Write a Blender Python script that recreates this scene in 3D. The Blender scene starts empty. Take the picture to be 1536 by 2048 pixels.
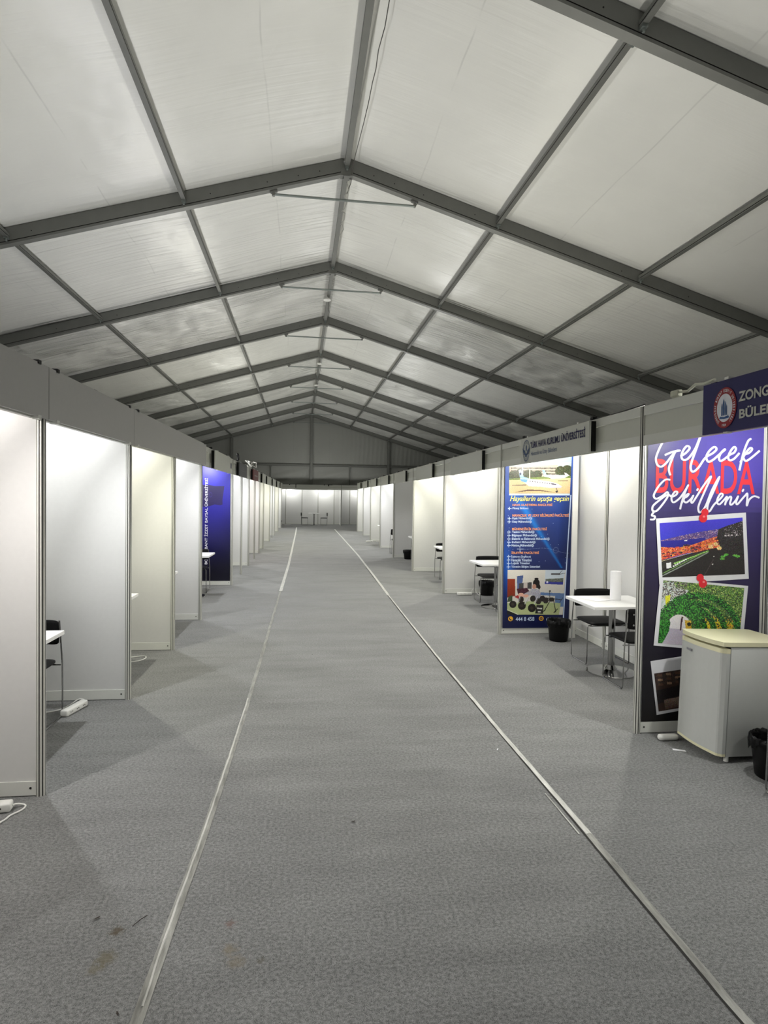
import bpy, bmesh, math, random
import numpy as np
from mathutils import Vector, Matrix
random.seed(7)
SC = bpy.context.scene
COL = SC.collection
PI = math.pi

# ------------------------------------------------------------------ camera, world, exposure
yaw, pitch, roll, CAMH = 0.1185, -0.0239, 0.0137, 1.784
fw = Vector((math.sin(yaw)*math.cos(pitch), math.cos(yaw)*math.cos(pitch), math.sin(pitch)))
r0 = Vector((math.cos(yaw), -math.sin(yaw), 0)); u0 = r0.cross(fw)
rr = math.cos(roll)*r0 + math.sin(roll)*u0; uu = -math.sin(roll)*r0 + math.cos(roll)*u0
cd = bpy.data.cameras.new('camera'); cam = bpy.data.objects.new('camera', cd); COL.objects.link(cam)
cd.sensor_fit = 'HORIZONTAL'; cd.sensor_width = 36; cd.lens = 1214.83/1536*36
cd.clip_start = 0.05; cd.clip_end = 300
M = Matrix((rr, uu, -fw)).transposed().to_4x4(); M.translation = (0, 0, CAMH)
cam.matrix_world = M
SC.camera = cam
w = bpy.data.worlds.new('world'); SC.world = w; w.use_nodes = True
w.node_tree.nodes['Background'].inputs[0].default_value = (0.85, 0.92, 1, 1)
w.node_tree.nodes['Background'].inputs[1].default_value = 0.03
SC.view_settings.view_transform = 'Standard'; SC.view_settings.look = 'None'
SC.view_settings.gamma = 1; SC.view_settings.use_curve_mapping = False
SC.view_settings.exposure = 0.9
LAMP_W = 21.0; ROOF_FILL = 0.7; AISLE_FILL = 2.0  # last two scale the spots added to brighten roof and aisle floor

# ------------------------------------------------------------------ helpers
def lin(c):
    return tuple((v/12.92 if v <= .04045 else ((v+.055)/1.055)**2.4) for v in c)
def rgb(r, g, b): return lin((r/255, g/255, b/255))
def mat(name, col, rough=.5, metal=0., bump=None, spec=.5, coat=0, emit=None, alpha=1):
    m = bpy.data.materials.new(name); m.use_nodes = True; nt = m.node_tree
    b = nt.nodes['Principled BSDF']
    b.inputs['Base Color'].default_value = (*col, 1); b.inputs['Roughness'].default_value = rough
    b.inputs['Metallic'].default_value = metal; b.inputs['Specular IOR Level'].default_value = spec
    if coat: b.inputs['Coat Weight'].default_value = coat
    if alpha < 1: b.inputs['Alpha'].default_value = alpha
    if emit: b.inputs['Emission Color'].default_value = (*emit[0], 1); b.inputs['Emission Strength'].default_value = emit[1]
    n = nt.nodes.new('ShaderNodeTexNoise'); tc = nt.nodes.new('ShaderNodeTexCoord')
    sc, st, cv = bump or (30, .02, .03)
    n.inputs['Scale'].default_value = sc; n.inputs['Detail'].default_value = 4
    nt.links.new(tc.outputs['Object'], n.inputs['Vector'])
    bp = nt.nodes.new('ShaderNodeBump'); bp.inputs['Strength'].default_value = st; bp.inputs['Distance'].default_value = .01
    nt.links.new(n.outputs[0], bp.inputs['Height']); nt.links.new(bp.outputs[0], b.inputs['Normal'])
    mx = nt.nodes.new('ShaderNodeMix'); mx.data_type = 'RGBA'
    mx.inputs['A'].default_value = (*[max(0, c*(1-cv)) for c in col], 1); mx.inputs['B'].default_value = (*[min(1, c*(1+cv)) for c in col], 1)
    nt.links.new(n.outputs[0], mx.inputs['Factor']); nt.links.new(mx.outputs['Result'], b.inputs['Base Color'])
    return m
def attr_mat(name, rough=.4):
    m = bpy.data.materials.new(name); m.use_nodes = True; nt = m.node_tree
    b = nt.nodes['Principled BSDF']; b.inputs['Roughness'].default_value = rough
    a = nt.nodes.new('ShaderNodeAttribute'); a.attribute_name = 'print'
    nt.links.new(a.outputs['Color'], b.inputs['Base Color'])
    return m

class MB:
    """collects shapes and links them as one mesh object"""
    def __init__(s): s.v = []; s.f = []; s.mi = []; s.cur = 0; s.sm = []
    def add(s, vs, fs, smooth=False):
        o = len(s.v); s.v += [tuple(v) for v in vs]
        for f in fs: s.f.append([o+i for i in f]); s.mi.append(s.cur); s.sm.append(smooth)
        return s
    def box(s, x0, x1, y0, y1, z0, z1):
        v = [(x, y, z) for x in (x0, x1) for y in (y0, y1) for z in (z0, z1)]
        return s.add(v, [(0,1,3,2),(4,6,7,5),(0,4,5,1),(2,3,7,6),(0,2,6,4),(1,5,7,3)])
    def rbox(s, x0, x1, y0, y1, z0, z1, r=.01, seg=2, mtx=None):
        bm = bmesh.new(); bmesh.ops.create_cube(bm, size=1)
        for v in bm.verts: v.co = Vector(((x0+x1)/2+v.co.x*(x1-x0), (y0+y1)/2+v.co.y*(y1-y0), (z0+z1)/2+v.co.z*(z1-z0)))
        bmesh.ops.bevel(bm, geom=bm.edges[:], offset=r, segments=seg, profile=.5, affect='EDGES')
        bm.verts.index_update()
        vs = [(mtx @ v.co if mtx else v.co.copy()) for v in bm.verts]; fs = [[v.index for v in f.verts] for f in bm.faces]
        bm.free(); return s.add(vs, fs, True)
    def prism(s, poly, axis, a0, a1):
        """poly of 2d points extruded along axis 'x','y' or 'z'"""
        def P(p, a): return (a, p[0], p[1]) if axis == 'x' else ((p[0], a, p[1]) if axis == 'y' else (p[0], p[1], a))
        n = len(poly); vs = [P(p, a0) for p in poly]+[P(p, a1) for p in poly]
        fs = [[i, (i+1) % n, n+(i+1) % n, n+i] for i in range(n)]+[list(range(n))[::-1], list(range(n, 2*n))]
        return s.add(vs, fs)
    def tube(s, pts, r, n=8, cap=True):
        pts = [Vector(p) for p in pts]; vs = []; fs = []
        prev = None
        for i, p in enumerate(pts):
            d = (pts[min(i+1, len(pts)-1)]-pts[max(i-1, 0)]).normalized()
            if prev is None:
                a = Vector((0, 0, 1)) if abs(d.z) < .9 else Vector((1, 0, 0)); e1 = d.cross(a).normalized()
            else: e1 = (prev - d*prev.dot(d)).normalized()
            prev = e1; e2 = d.cross(e1)
            for k in range(n):
                t = 2*PI*k/n; vs.append(p+e1*math.cos(t)*r+e2*math.sin(t)*r)
        for i in range(len(pts)-1):
            for k in range(n): fs.append([i*n+k, i*n+(k+1) % n, (i+1)*n+(k+1) % n, (i+1)*n+k])
        if cap: fs += [list(range(n))[::-1], [(len(pts)-1)*n+k for k in range(n)]]
        return s.add(vs, fs, True)
    def lathe(s, prof, c, n=32, caps=True, smooth=True):
        vs = []; fs = []
        for r, z in prof:
            for k in range(n): t = 2*PI*k/n; vs.append((c[0]+r*math.cos(t), c[1]+r*math.sin(t), c[2]+z))
        m = len(prof)
        for i in range(m-1):
            for k in range(n): fs.append([i*n+k, i*n+(k+1) % n, (i+1)*n+(k+1) % n, (i+1)*n+k])
        if caps: fs += [list(range(n))[::-1], [(m-1)*n+k for k in range(n)]]
        return s.add(vs, fs, smooth)
    def build(s, name, mats, parent=None, loc=None, autosmooth=True):
        me = bpy.data.meshes.new(name); me.from_pydata(s.v, [], s.f)
        mats = mats if isinstance(mats, (list, tuple)) else [mats]
        for m in mats: me.materials.append(m)
        me.polygons.foreach_set('material_index', s.mi)
        me.polygons.foreach_set('use_smooth', s.sm)
        bm = bmesh.new(); bm.from_mesh(me); bmesh.ops.recalc_face_normals(bm, faces=bm.faces[:]); bm.to_mesh(me); bm.free()
        if any(s.sm) and autosmooth:
            try: me.set_sharp_from_angle(angle=math.radians(40))
            except Exception: pass
        o = bpy.data.objects.new(name, me); COL.objects.link(o)
        if parent: o.parent = parent
        if loc: o.location = loc
        return o
def tag(o, label=None, cat=None, group=None, kind=None):
    if label: o['label'] = label
    if cat: o['category'] = cat
    if group: o['group'] = group
    if kind: o['kind'] = kind
    return o
def thing(name, label, cat, loc=(0, 0, 0), rz=0, group=None):
    o = bpy.data.objects.new(name, None); COL.objects.link(o); o.location = loc; o.rotation_euler = (0, 0, rz)
    o.empty_display_size = .1
    return tag(o, label, cat, group, 'thing')
def dup(root, loc, rz, label, group=None):
    r = root.copy(); COL.objects.link(r); r.location = loc; r.rotation_euler = (0, 0, rz); r['label'] = label
    if group: r['group'] = group
    elif 'group' in r: del r['group']
    for ch in list(root.children):
        c = ch.copy(); COL.objects.link(c); c.parent = r
        for g in list(ch.children):
            d = g.copy(); COL.objects.link(d); d.parent = c
    return r
ORD = ['first','second','third','fourth','fifth','sixth','seventh','eighth','ninth','tenth','eleventh','twelfth','thirteenth','fourteenth']

# ------------------------------------------------------------------ materials
ALU = mat('aluminium_profile', rgb(206, 206, 198), .35, .15)
SLOT = mat('profile_slot', rgb(28, 28, 28), .7)
WHITE = mat('white_melamine', rgb(212, 212, 209), .38, spec=.4)
RAIL = mat('white_rail', rgb(218, 219, 212), .4)
FASC = mat('fascia_infill', rgb(205, 206, 196), .45)
BOARDG = mat('grey_fascia_board', rgb(186, 185, 183), .6)
BOARDW = mat('blank_sign_board', rgb(205, 206, 198), .55)
BLACKP = mat('black_plastic', rgb(9, 9, 9), .45, spec=.25)
BAG = mat('black_bin_bag', rgb(4, 4, 5), .35, spec=.2, bump=(35, .9, .1))
LEATHER = mat('black_leatherette', rgb(12, 12, 13), .5, spec=.18, bump=(220, .15, .05))
CHROME = mat('chrome', rgb(160, 160, 160), .1, 1)
TABLEW = mat('white_table_laminate', rgb(240, 240, 238), .3)
TENTALU = mat('tent_frame_aluminium', rgb(112, 113, 108), .5, .2, bump=(6, .05, .12))
TENTSLOT = mat('tent_keder_groove', rgb(20, 20, 18), .8)
STEELB = mat('galvanised_steel', rgb(140, 147, 143), .4, .7)
WPLAST = mat('white_plastic', rgb(226, 226, 220), .4)
PAPER = mat('white_paper', rgb(238, 238, 240), .6)
FRIDGEW = mat('fridge_enamel', rgb(190, 192, 188), .3)
CREAM = mat('yellowed_fridge_trim', rgb(226, 222, 186), .35)
RED = mat('red_print', rgb(226, 38, 52), .4)
REDL = mat('red_letter_print', rgb(232, 48, 60), .4)
WPRINT = mat('white_print', rgb(240, 240, 248), .4)
NAVY = mat('navy_print', rgb(24, 24, 78), .4)
NAVY2 = mat('dark_navy_sign', rgb(34, 30, 92), .45)
STEELBLUE = mat('steel_blue_print', rgb(70, 92, 130), .4)
YELLOWP = mat('yellow_print', rgb(240, 236, 120), .4)
ORANGEP = mat('orange_print', rgb(240, 160, 110), .4)
PALEP = mat('pale_blue_print', rgb(205, 222, 248), .4)
AMBER = mat('amber_print', rgb(240, 180, 50), .4)
MAROON = mat('maroon_sign_board', rgb(118, 60, 62), .5)
CHAR = mat('charcoal_sign_board', rgb(84, 84, 88), .5)
GREYT = mat('grey_print', rgb(130, 130, 136), .5)
PRINT = attr_mat('printed_picture', .38)

def socket_mix(nt, fac, a, b):
    mx = nt.nodes.new('ShaderNodeMix'); mx.data_type = 'RGBA'
    nt.links.new(fac, mx.inputs['Factor'])
    for k, v in (('A', a), ('B', b)):
        if isinstance(v, tuple): mx.inputs[k].default_value = (*v, 1)
        else: nt.links.new(v, mx.inputs[k])
    return mx.outputs['Result']
def noise(nt, vec, scale, detail=4, rough=.55, stretch=None, loc=(0, 0, 0)):
    n = nt.nodes.new('ShaderNodeTexNoise'); n.inputs['Scale'].default_value = scale
    n.inputs['Detail'].default_value = detail; n.inputs['Roughness'].default_value = rough
    mp = nt.nodes.new('ShaderNodeMapping'); mp.inputs['Scale'].default_value = stretch or (1, 1, 1); mp.inputs['Location'].default_value = loc
    nt.links.new(vec, mp.inputs['Vector']); nt.links.new(mp.outputs[0], n.inputs['Vector'])
    return n.outputs[0]
def ramp(nt, fac, p0, c0, p1, c1):
    r = nt.nodes.new('ShaderNodeValToRGB'); e = r.color_ramp.elements
    e[0].position = p0; e[0].color = (*c0, 1); e[1].position = p1; e[1].color = (*c1, 1)
    nt.links.new(fac, r.inputs[0]); return r.outputs[0]
def math_n(nt, op, a, b=None, c=None):
    m = nt.nodes.new('ShaderNodeMath'); m.operation = op
    for i, v in enumerate((a, b, c)):
        if v is None: continue
        if isinstance(v, (int, float)): m.inputs[i].default_value = v
        else: nt.links.new(v, m.inputs[i])
    return m.outputs[0]

def carpet_material():
    m = bpy.data.materials.new('grey_felt_carpet'); m.use_nodes = True; nt = m.node_tree; b = nt.nodes['Principled BSDF']
    b.inputs['Roughness'].default_value = .92; b.inputs['Specular IOR Level'].default_value = .12
    b.inputs['Sheen Weight'].default_value = .15
    tc = nt.nodes.new('ShaderNodeTexCoord').outputs['Object']
    fine = noise(nt, tc, 62, 8, .78, (1, 1.25, 1))
    fib = noise(nt, tc, 260, 3, .6, (1, 2.2, 1), (3, 1, 0))
    big = noise(nt, tc, 1.1, 4, .6, (1, 1.6, 1), (5, 2, 0))
    c1 = ramp(nt, fine, .41, rgb(56, 57, 57), .59, rgb(146, 147, 145))
    c2 = ramp(nt, fib, .38, rgb(42, 43, 43), .62, rgb(176, 177, 175))
    col = socket_mix(nt, math_n(nt, 'MULTIPLY', fib, .85), c1, c2)
    dark = ramp(nt, big, .35, (.86, .86, .86), .65, (1, 1, 1))
    mul = nt.nodes.new('ShaderNodeMix'); mul.data_type = 'RGBA'; mul.blend_type = 'MULTIPLY'; mul.inputs['Factor'].default_value = 1
    nt.links.new(col, mul.inputs['A']); nt.links.new(dark, mul.inputs['B']); col = mul.outputs['Result']
    # muddy marks
    sep = nt.nodes.new('ShaderNodeSeparateXYZ'); nt.links.new(tc, sep.inputs[0])
    wob = noise(nt, tc, 40, 4, .7)
    for (sx, sy, sr, sc_, st) in ((-.77, 2.545, .028, (78, 68, 50), .8), (-.765, 2.40, .04, (96, 88, 62), .6), (-.79, 2.35, .03, (96, 88, 62), .5), (-.32, 2.545, .022, (110, 84, 76), .6),
                         (-.30, 2.40, .03, (116, 104, 80), .5), (-.17, 2.33, .016, (80, 76, 62), .6), (-.27, 2.33, .035, (120, 108, 84), .4)):
        dx = math_n(nt, 'SUBTRACT', sep.outputs[0], sx); dy = math_n(nt, 'SUBTRACT', sep.outputs[1], sy)
        d = math_n(nt, 'SQRT', math_n(nt, 'ADD', math_n(nt, 'MULTIPLY', dx, dx), math_n(nt, 'MULTIPLY', dy, dy)))
        d = math_n(nt, 'ADD', d, math_n(nt, 'MULTIPLY', math_n(nt, 'SUBTRACT', wob, .5), .09))
        f = ramp(nt, d, sr*.5, (st, st, st), sr*1.2, (0, 0, 0))
        col = socket_mix(nt, f, col, rgb(*sc_))
    nt.links.new(col, b.inputs['Base Color'])
    rip = noise(nt, tc, 1.2, 2, .5, (.6, 1.7, 1), (1, 7, 0))
    rip2 = noise(nt, tc, 4, 3, .5, (.5, 1.3, 1), (11, 2, 0))
    h = math_n(nt, 'ADD', math_n(nt, 'MULTIPLY', rip, .085), math_n(nt, 'MULTIPLY', rip2, .016))
    h = math_n(nt, 'ADD', h, math_n(nt, 'MULTIPLY', fine, .0035))
    bp = nt.nodes.new('ShaderNodeBump'); bp.inputs['Strength'].default_value = .9; bp.inputs['Distance'].default_value = 1
    nt.links.new(h, bp.inputs['Height']); nt.links.new(bp.outputs[0], b.inputs['Normal'])
    return m
def skin_material(name, col, wr=1.0, rough=.36):
    m = bpy.data.materials.new(name); m.use_nodes = True; nt = m.node_tree; b = nt.nodes['Principled BSDF']
    b.inputs['Roughness'].default_value = rough; b.inputs['Specular IOR Level'].default_value = .5
    tc = nt.nodes.new('ShaderNodeTexCoord').outputs['Object']
    blot = noise(nt, tc, .9, 3, .5)
    c = ramp(nt, blot, .3, tuple(v*.94 for v in col), .7, col)
    sep = nt.nodes.new('ShaderNodeSeparateXYZ'); nt.links.new(tc, sep.inputs[0])
    # welded seams running along the hall
    ax = math_n(nt, 'ABSOLUTE', sep.outputs[0])
    wv = math_n(nt, 'MULTIPLY', math_n(nt, 'SUBTRACT', noise(nt, tc, .6, 2, .5), .5), .12)
    for s0 in (1.2, 3.75, 5.9):
        d = math_n(nt, 'ABSOLUTE', math_n(nt, 'SUBTRACT', math_n(nt, 'ADD', ax, wv), s0))
        br = ramp(nt, noise(nt, tc, 1.3, 2, .5, None, (s0, 0, 0)), .42, (0, 0, 0), .55, (.55, .55, .55))
        f = math_n(nt, 'MULTIPLY', ramp(nt, d, .004, (1, 1, 1), .014, (0, 0, 0)), br)
        c = socket_mix(nt, f, c, tuple(v*.72 for v in col))
    nt.links.new(c, b.inputs['Base Color'])
    # tension wrinkles across the bays
    st0 = noise(nt, tc, 4, 2, .5, (.10, 1.4, .10)); st = noise(nt, tc, 6, 2, .5, (.055, 1.7, .055), (7, 1, 2)); st2 = noise(nt, tc, 10, 2, .5, (.05, 2.0, .05), (4, 4, 4))
    mask = ramp(nt, noise(nt, tc, .55, 2, .5, None, (8, 3, 1)), .38, (.3, .3, .3), .56, (1, 1, 1))
    at = nt.nodes.new('ShaderNodeAttribute'); at.attribute_name = 'slack'
    h = math_n(nt, 'MULTIPLY', math_n(nt, 'ADD', math_n(nt, 'ADD', math_n(nt, 'MULTIPLY', st0, .07), math_n(nt, 'MULTIPLY', st, .26)), math_n(nt, 'MULTIPLY', st2, .15)), math_n(nt, 'MULTIPLY', mask, at.outputs['Fac']))
    h = math_n(nt, 'ADD', h, math_n(nt, 'MULTIPLY', noise(nt, tc, 1.2, 2, .5), .03))
    bp = nt.nodes.new('ShaderNodeBump'); bp.inputs['Strength'].default_value = wr; bp.inputs['Distance'].default_value = 1
    nt.links.new(h, bp.inputs['Height']); nt.links.new(bp.outputs[0], b.inputs['Normal'])
    return m
CARPET = carpet_material()
SKIN = skin_material('white_pvc_roof_skin', rgb(226, 226, 220))
GABLE = skin_material('grey_pvc_gable_sheet', rgb(150, 151, 145), .5, .6)

# ------------------------------------------------------------------ text and picture helpers
_tc = {}
def text_mesh(s, off=0., shear=0.):
    k = (s, off, shear)
    if k in _tc: return _tc[k]
    cu = bpy.data.curves.new('t', 'FONT'); cu.body = s; cu.offset = off; cu.shear = shear; cu.resolution_u = 4
    o = bpy.data.objects.new('t', cu); COL.objects.link(o)
    dg = bpy.context.evaluated_depsgraph_get(); dg.update()
    ev = o.evaluated_get(dg); me = ev.to_mesh()
    V = np.array([v.co[:2] for v in me.vertices]); F = [list(p.vertices) for p in me.polygons]
    ev.to_mesh_clear(); bpy.data.objects.remove(o); bpy.data.curves.remove(cu)
    mn = V.min(0); mx = V.max(0); V = (V-mn)/(mx-mn)
    _tc[k] = (V, F); return V, F
def lay_text(mb, s, u0, u1, v0, v1, fn, off=0., shear=0., tilt=0.):
    V, F = text_mesh(s, off, shear)
    mb.add([fn(u0+(u1-u0)*a, v0+(v1-v0)*b+tilt*a) for a, b in V], F)
def ribbon(mb, pts, wd, fn, step=0.):
    """flat stroke of brush width wd following smoothed points"""
    P = [Vector((p[0], p[1])) for p in pts]; Q = []
    n = len(P)
    for i in range(n-1):
        p0, p1, p2, p3 = P[max(i-1, 0)], P[i], P[i+1], P[min(i+2, n-1)]
        for k in range(6):
            t = k/6; Q.append(.5*((2*p1)+(-p0+p2)*t+(2*p0-5*p1+4*p2-p3)*t*t+(-p0+3*p1-3*p2+p3)*t**3))
    Q.append(P[-1]); L = []
    for i, q in enumerate(Q):
        d = (Q[min(i+1, len(Q)-1)]-Q[max(i-1, 0)])
        d = d.normalized() if d.length > 1e-6 else Vector((1, 0))
        nn = Vector((-d.y, d.x)); ww = wd*(.8+.2*abs(d.y))/2
        L.append((q+nn*ww, q-nn*ww))
    m = len(L)
    for i in range(m-1):      # each piece lies a hair above the last, like overlapping brush strokes
        up = Vector((0, step*i, 0)) if step else Vector((0, 0, 0))
        vs = [Vector(fn(*p))-up for p in (L[i][0], L[i][1], L[i+1][1], L[i+1][0])]; mb.add(vs, [(0, 1, 2, 3)])
        if step and i:
            c = Q[i]; mb.add([Vector(fn(c.x+wd*.42*math.cos(a*PI/4), c.y+wd*.42*math.sin(a*PI/4)))-up*1.0-Vector((0, step*.5, 0)) for a in range(8)], [list(range(8))])
def disc2(mb, cu_, cv_, ru, rv, fn, n=28, ri=0.):
    if ri:
        vs = [fn(cu_+ru*math.cos(2*PI*k/n), cv_+rv*math.sin(2*PI*k/n)) for k in range(n)]+[fn(cu_+ru*ri*math.cos(2*PI*k/n), cv_+rv*ri*math.sin(2*PI*k/n)) for k in range(n)]
        mb.add(vs, [(k, (k+1) % n, n+(k+1) % n, n+k) for k in range(n)])
    else: mb.add([fn(cu_+ru*math.cos(2*PI*k/n), cv_+rv*math.sin(2*PI*k/n)) for k in range(n)], [list(range(n))])
def poly2(mb, pts, fn): mb.add([fn(*p) for p in pts], [list(range(len(pts)))])

class Pic:
    """a printed picture painted into an array; (0,0) is top left, (1,1) bottom right"""
    def __init__(s, w, h, col=(1, 1, 1)):
        s.w, s.h = w, h; s.a = np.zeros((h, w, 3)); s.a[:] = np.array(col)/255
        s.X, s.Y = np.meshgrid((np.arange(w)+.5)/w, (np.arange(h)+.5)/h); s.r = np.random.RandomState(3)
    def mask(s, pts):
        m = np.zeros((s.h, s.w), bool); n = len(pts)
        for i in range(n):
            (x0, y0), (x1, y1) = pts[i], pts[(i+1) % n]
            if y0 == y1: continue
            c = ((y0 > s.Y) != (y1 > s.Y)) & (s.X < (x1-x0)*(s.Y-y0)/(y1-y0)+x0); m ^= c
        return m
    def put(s, m, c, c2=None, jit=0):
        c = np.array(c)/255.
        if c2 is not None:
            ys = s.Y[m]
            if len(ys) == 0: return
            t = ((ys-ys.min())/(max(1e-6, ys.max()-ys.min())))[:, None]; v = c*(1-t)+np.array(c2)/255.*t
        else: v = np.repeat(c[None], m.sum(), 0)
        if jit: v = v+s.r.uniform(-jit, jit, (len(v), 1))/255.+s.r.uniform(-jit, jit, v.shape)/510.
        s.a[m] = np.clip(v, 0, 1)
    def poly(s, pts, c, c2=None, jit=0): s.put(s.mask(pts), c, c2, jit)
    def disc(s, x, y, rx, ry, c, jit=0): s.put(((s.X-x)/rx)**2+((s.Y-y)/ry)**2 < 1, c, None, jit)
    def ring(s, x, y, rx, ry, k, c, jit=0):
        d = ((s.X-x)/rx)**2+((s.Y-y)/ry)**2; s.put((d < 1) & (d > k*k), c, None, jit)
    def line(s, x0, y0, x1, y1, t, c):
        asp = s.h/s.w; dx, dy = x1-x0, (y1-y0)*asp; L = math.hypot(dx, dy)+1e-9
        px, py = s.X-x0, (s.Y-y0)*asp; u = np.clip((px*dx+py*dy)/L/L, 0, 1)
        s.put(np.hypot(px-u*dx, py-u*dy) < t/2, c)
    def specks(s, m, n, cols, r=1):
        ys, xs = np.nonzero(m)
        if len(ys) == 0: return
        for _ in range(n):
            i = s.r.randint(len(ys)); c = np.array(cols[s.r.randint(len(cols))])/255.
            y, x = ys[i], xs[i]; s.a[max(0, y-r//2):y+(r+1)//2+(r == 1)*0, max(0, x-r//2):x+r-r//2] = c
            if r == 1: s.a[y, x] = c
def lay_pic(pic, name, corners, fn, parent):
    """corners TL TR BR BL in plane coordinates"""
    h, w_ = pic.h, pic.w; TL, TR, BR, BL = [np.array(c) for c in corners]
    U, V = np.meshgrid(np.linspace(0, 1, w_+1), np.linspace(0, 1, h+1))
    Pt = (TL*(1-U[..., None])+TR*U[..., None])*(1-V[..., None])+(BL*(1-U[..., None])+BR*U[..., None])*V[..., None]
    vs = [fn(*p) for p in Pt.reshape(-1, 2)]
    fs = [(j*(w_+1)+i, (j+1)*(w_+1)+i, (j+1)*(w_+1)+i+1, j*(w_+1)+i+1) for j in range(h) for i in range(w_)]
    me = bpy.data.meshes.new(name); me.from_pydata(vs, [], fs); me.materials.append(PRINT)
    at = me.color_attributes.new('print', 'FLOAT_COLOR', 'CORNER')
    a = pic.a; a = np.where(a <= .04045, a/12.92, ((a+.055)/1.055)**2.4).reshape(-1, 3)
    c = np.ones((len(fs)*4, 4), np.float32); c[:, :3] = np.repeat(a, 4, 0)
    at.data.foreach_set('color', c.ravel())
    o = bpy.data.objects.new(name, me); COL.objects.link(o); o.parent = parent; return o

# ------------------------------------------------------------------ floor and tent
Y0T, Y1T = -3.2, 41.47
def XL(y): return -1.57 - max(0, y-12)*.006
def XR(y): return 2.5216 - .0053*y
mb = MB(); mb.add([(-9.8, -6, 0), (10.6, -6, 0), (10.6, 43.5, 0), (-9.8, 43.5, 0)], [(0, 1, 2, 3)])
tag(mb.build('floor', CARPET), kind='structure')

TY = -0.0185; SL = .2907; RZ = 7.156; HALF = 9.9; RH = .27
TENT = bpy.data.objects.new('tent_axis', None)   # only a matrix source, not linked
TM = Matrix.Translation((.5251, 10, 0)) @ Matrix.Rotation(-TY, 4, 'Z')
bpy.data.objects.remove(TENT)
def tent_obj(o): o.matrix_world = TM @ o.matrix_world; return o
def rafy(k): return .2913+4.4538*k     # tent-local y of arch k
def skin():
    nx = 44; vs = []; fs = []
    ys = np.arange(rafy(-3), rafy(7)+.001, 4.4538/18); xs = np.linspace(-HALF, HALF, 2*nx+1)
    pur = np.array([0, 2.607, 5.246, 7.87, HALF])
    for y in ys:
        ph = ((y-rafy(0)) / 4.4538) % 1.0; sy = math.sin(PI*ph)
        for x in xs:
            ax = abs(x); i = np.searchsorted(pur, ax, side='right')-1; i = min(max(i, 0), 3)
            t = (ax-pur[i])/(pur[i+1]-pur[i]); s = math.sin(PI*t)
            vs.append((x, y, RZ+RH-SL*ax+.045*sy*s-.01*sy))
    m = len(xs)
    for j in range(len(ys)-1):
        for i in range(m-1): fs.append((j*m+i, j*m+i+1, (j+1)*m+i+1, (j+1)*m+i))
    mb = MB(); mb.add(vs, fs, True); o = mb.build('ceiling', SKIN, autosmooth=False)
    at = o.data.attributes.new('slack', 'FLOAT', 'POINT'); sl = {-1: .025, 0: .12, 1: 1., 2: .25, 3: .9, 4: .9, 5: .7, 6: .6}
    at.data.foreach_set('value', [sl.get(math.floor((v[1]-rafy(0))/4.4538), .02) for v in vs]); return tag(tent_obj(o), kind='structure')
skin()
EZ = RZ-SL*HALF+RH
yb = rafy(7)
def sheet(name, fn, nu, nv, m):
    vs = [fn(i/nu, j/nv) for j in range(nv+1) for i in range(nu+1)]
    fs = [(j*(nu+1)+i, j*(nu+1)+i+1, (j+1)*(nu+1)+i+1, (j+1)*(nu+1)+i) for j in range(nv) for i in range(nu)]
    mb = MB(); mb.add(vs, fs, True); o = mb.build(name, m, autosmooth=False); return tag(tent_obj(o), kind='structure')
def gab(u, v):
    x = (2*u-1)*HALF; top = RZ+RH-SL*abs(x); z = top*v
    y = yb+.12
    if z > 3.9: y += .016*math.sin(x*21+math.sin(z*2)*.8)*min(1, max(0, (x-1)/3))
    else: y += .09*math.sin((z*2.6 - x*.75)*3.1)*math.sin(PI*min(1, z/3.9))*(.4+.6*math.sin(x*.9)**2)
    return (x, y, z)
sheet('wall_back', gab, 200, 60, GABLE)
sheet('wall_left', lambda u, v: (-HALF-.02+.03*math.sin(u*60), rafy(-3)+(yb-rafy(-3))*u, EZ*v), 60, 6, GABLE)
sheet('wall_right', lambda u, v: (HALF+.02+.03*math.sin(u*60), rafy(-3)+(yb-rafy(-3))*u, EZ*v), 60, 6, GABLE)

def beam_profile(mb, p0, p1, wdt, hgt, groove=True):
    """hollow-section beam from p0 to p1 (bottom centre line), with dark keder grooves along its lower edges"""
    p0, p1 = Vector(p0), Vector(p1); d = (p1-p0).normalized()
    side = Vector((0, 0, 1)).cross(d).normalized(); up = d.cross(side).normalized()
    g = .012; a = wdt/2; hb = hgt*.14
    prof = [(-a, 0), (a, 0), (a, hb), (a-g, hb), (a-g, hb+g), (a, hb+g), (a, hgt-g), (a-g, hgt-g), (a-g, hgt), (-a+g, hgt), (-a+g, hgt-g), (-a, hgt-g), (-a, hb+g), (-a+g, hb+g), (-a+g, hb), (-a, hb)]
    n = len(prof); vs = [p+side*u+up*v for p in (p0, p1) for u, v in prof]
    for i in range(n):
        mb.cur = 1 if i in (2, 3, 4, 12, 13, 14) else 0
        mb.add([vs[i], vs[(i+1) % n], vs[n+(i+1) % n], vs[n+i]], [(0, 1, 2, 3)])
    mb.cur = 0
    mb.add(vs[:n], [list(range(n))]); mb.add(vs[n:], [list(range(n))])
PUR = [0, 2.607, 5.246, 7.87]
arches = {}
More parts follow.
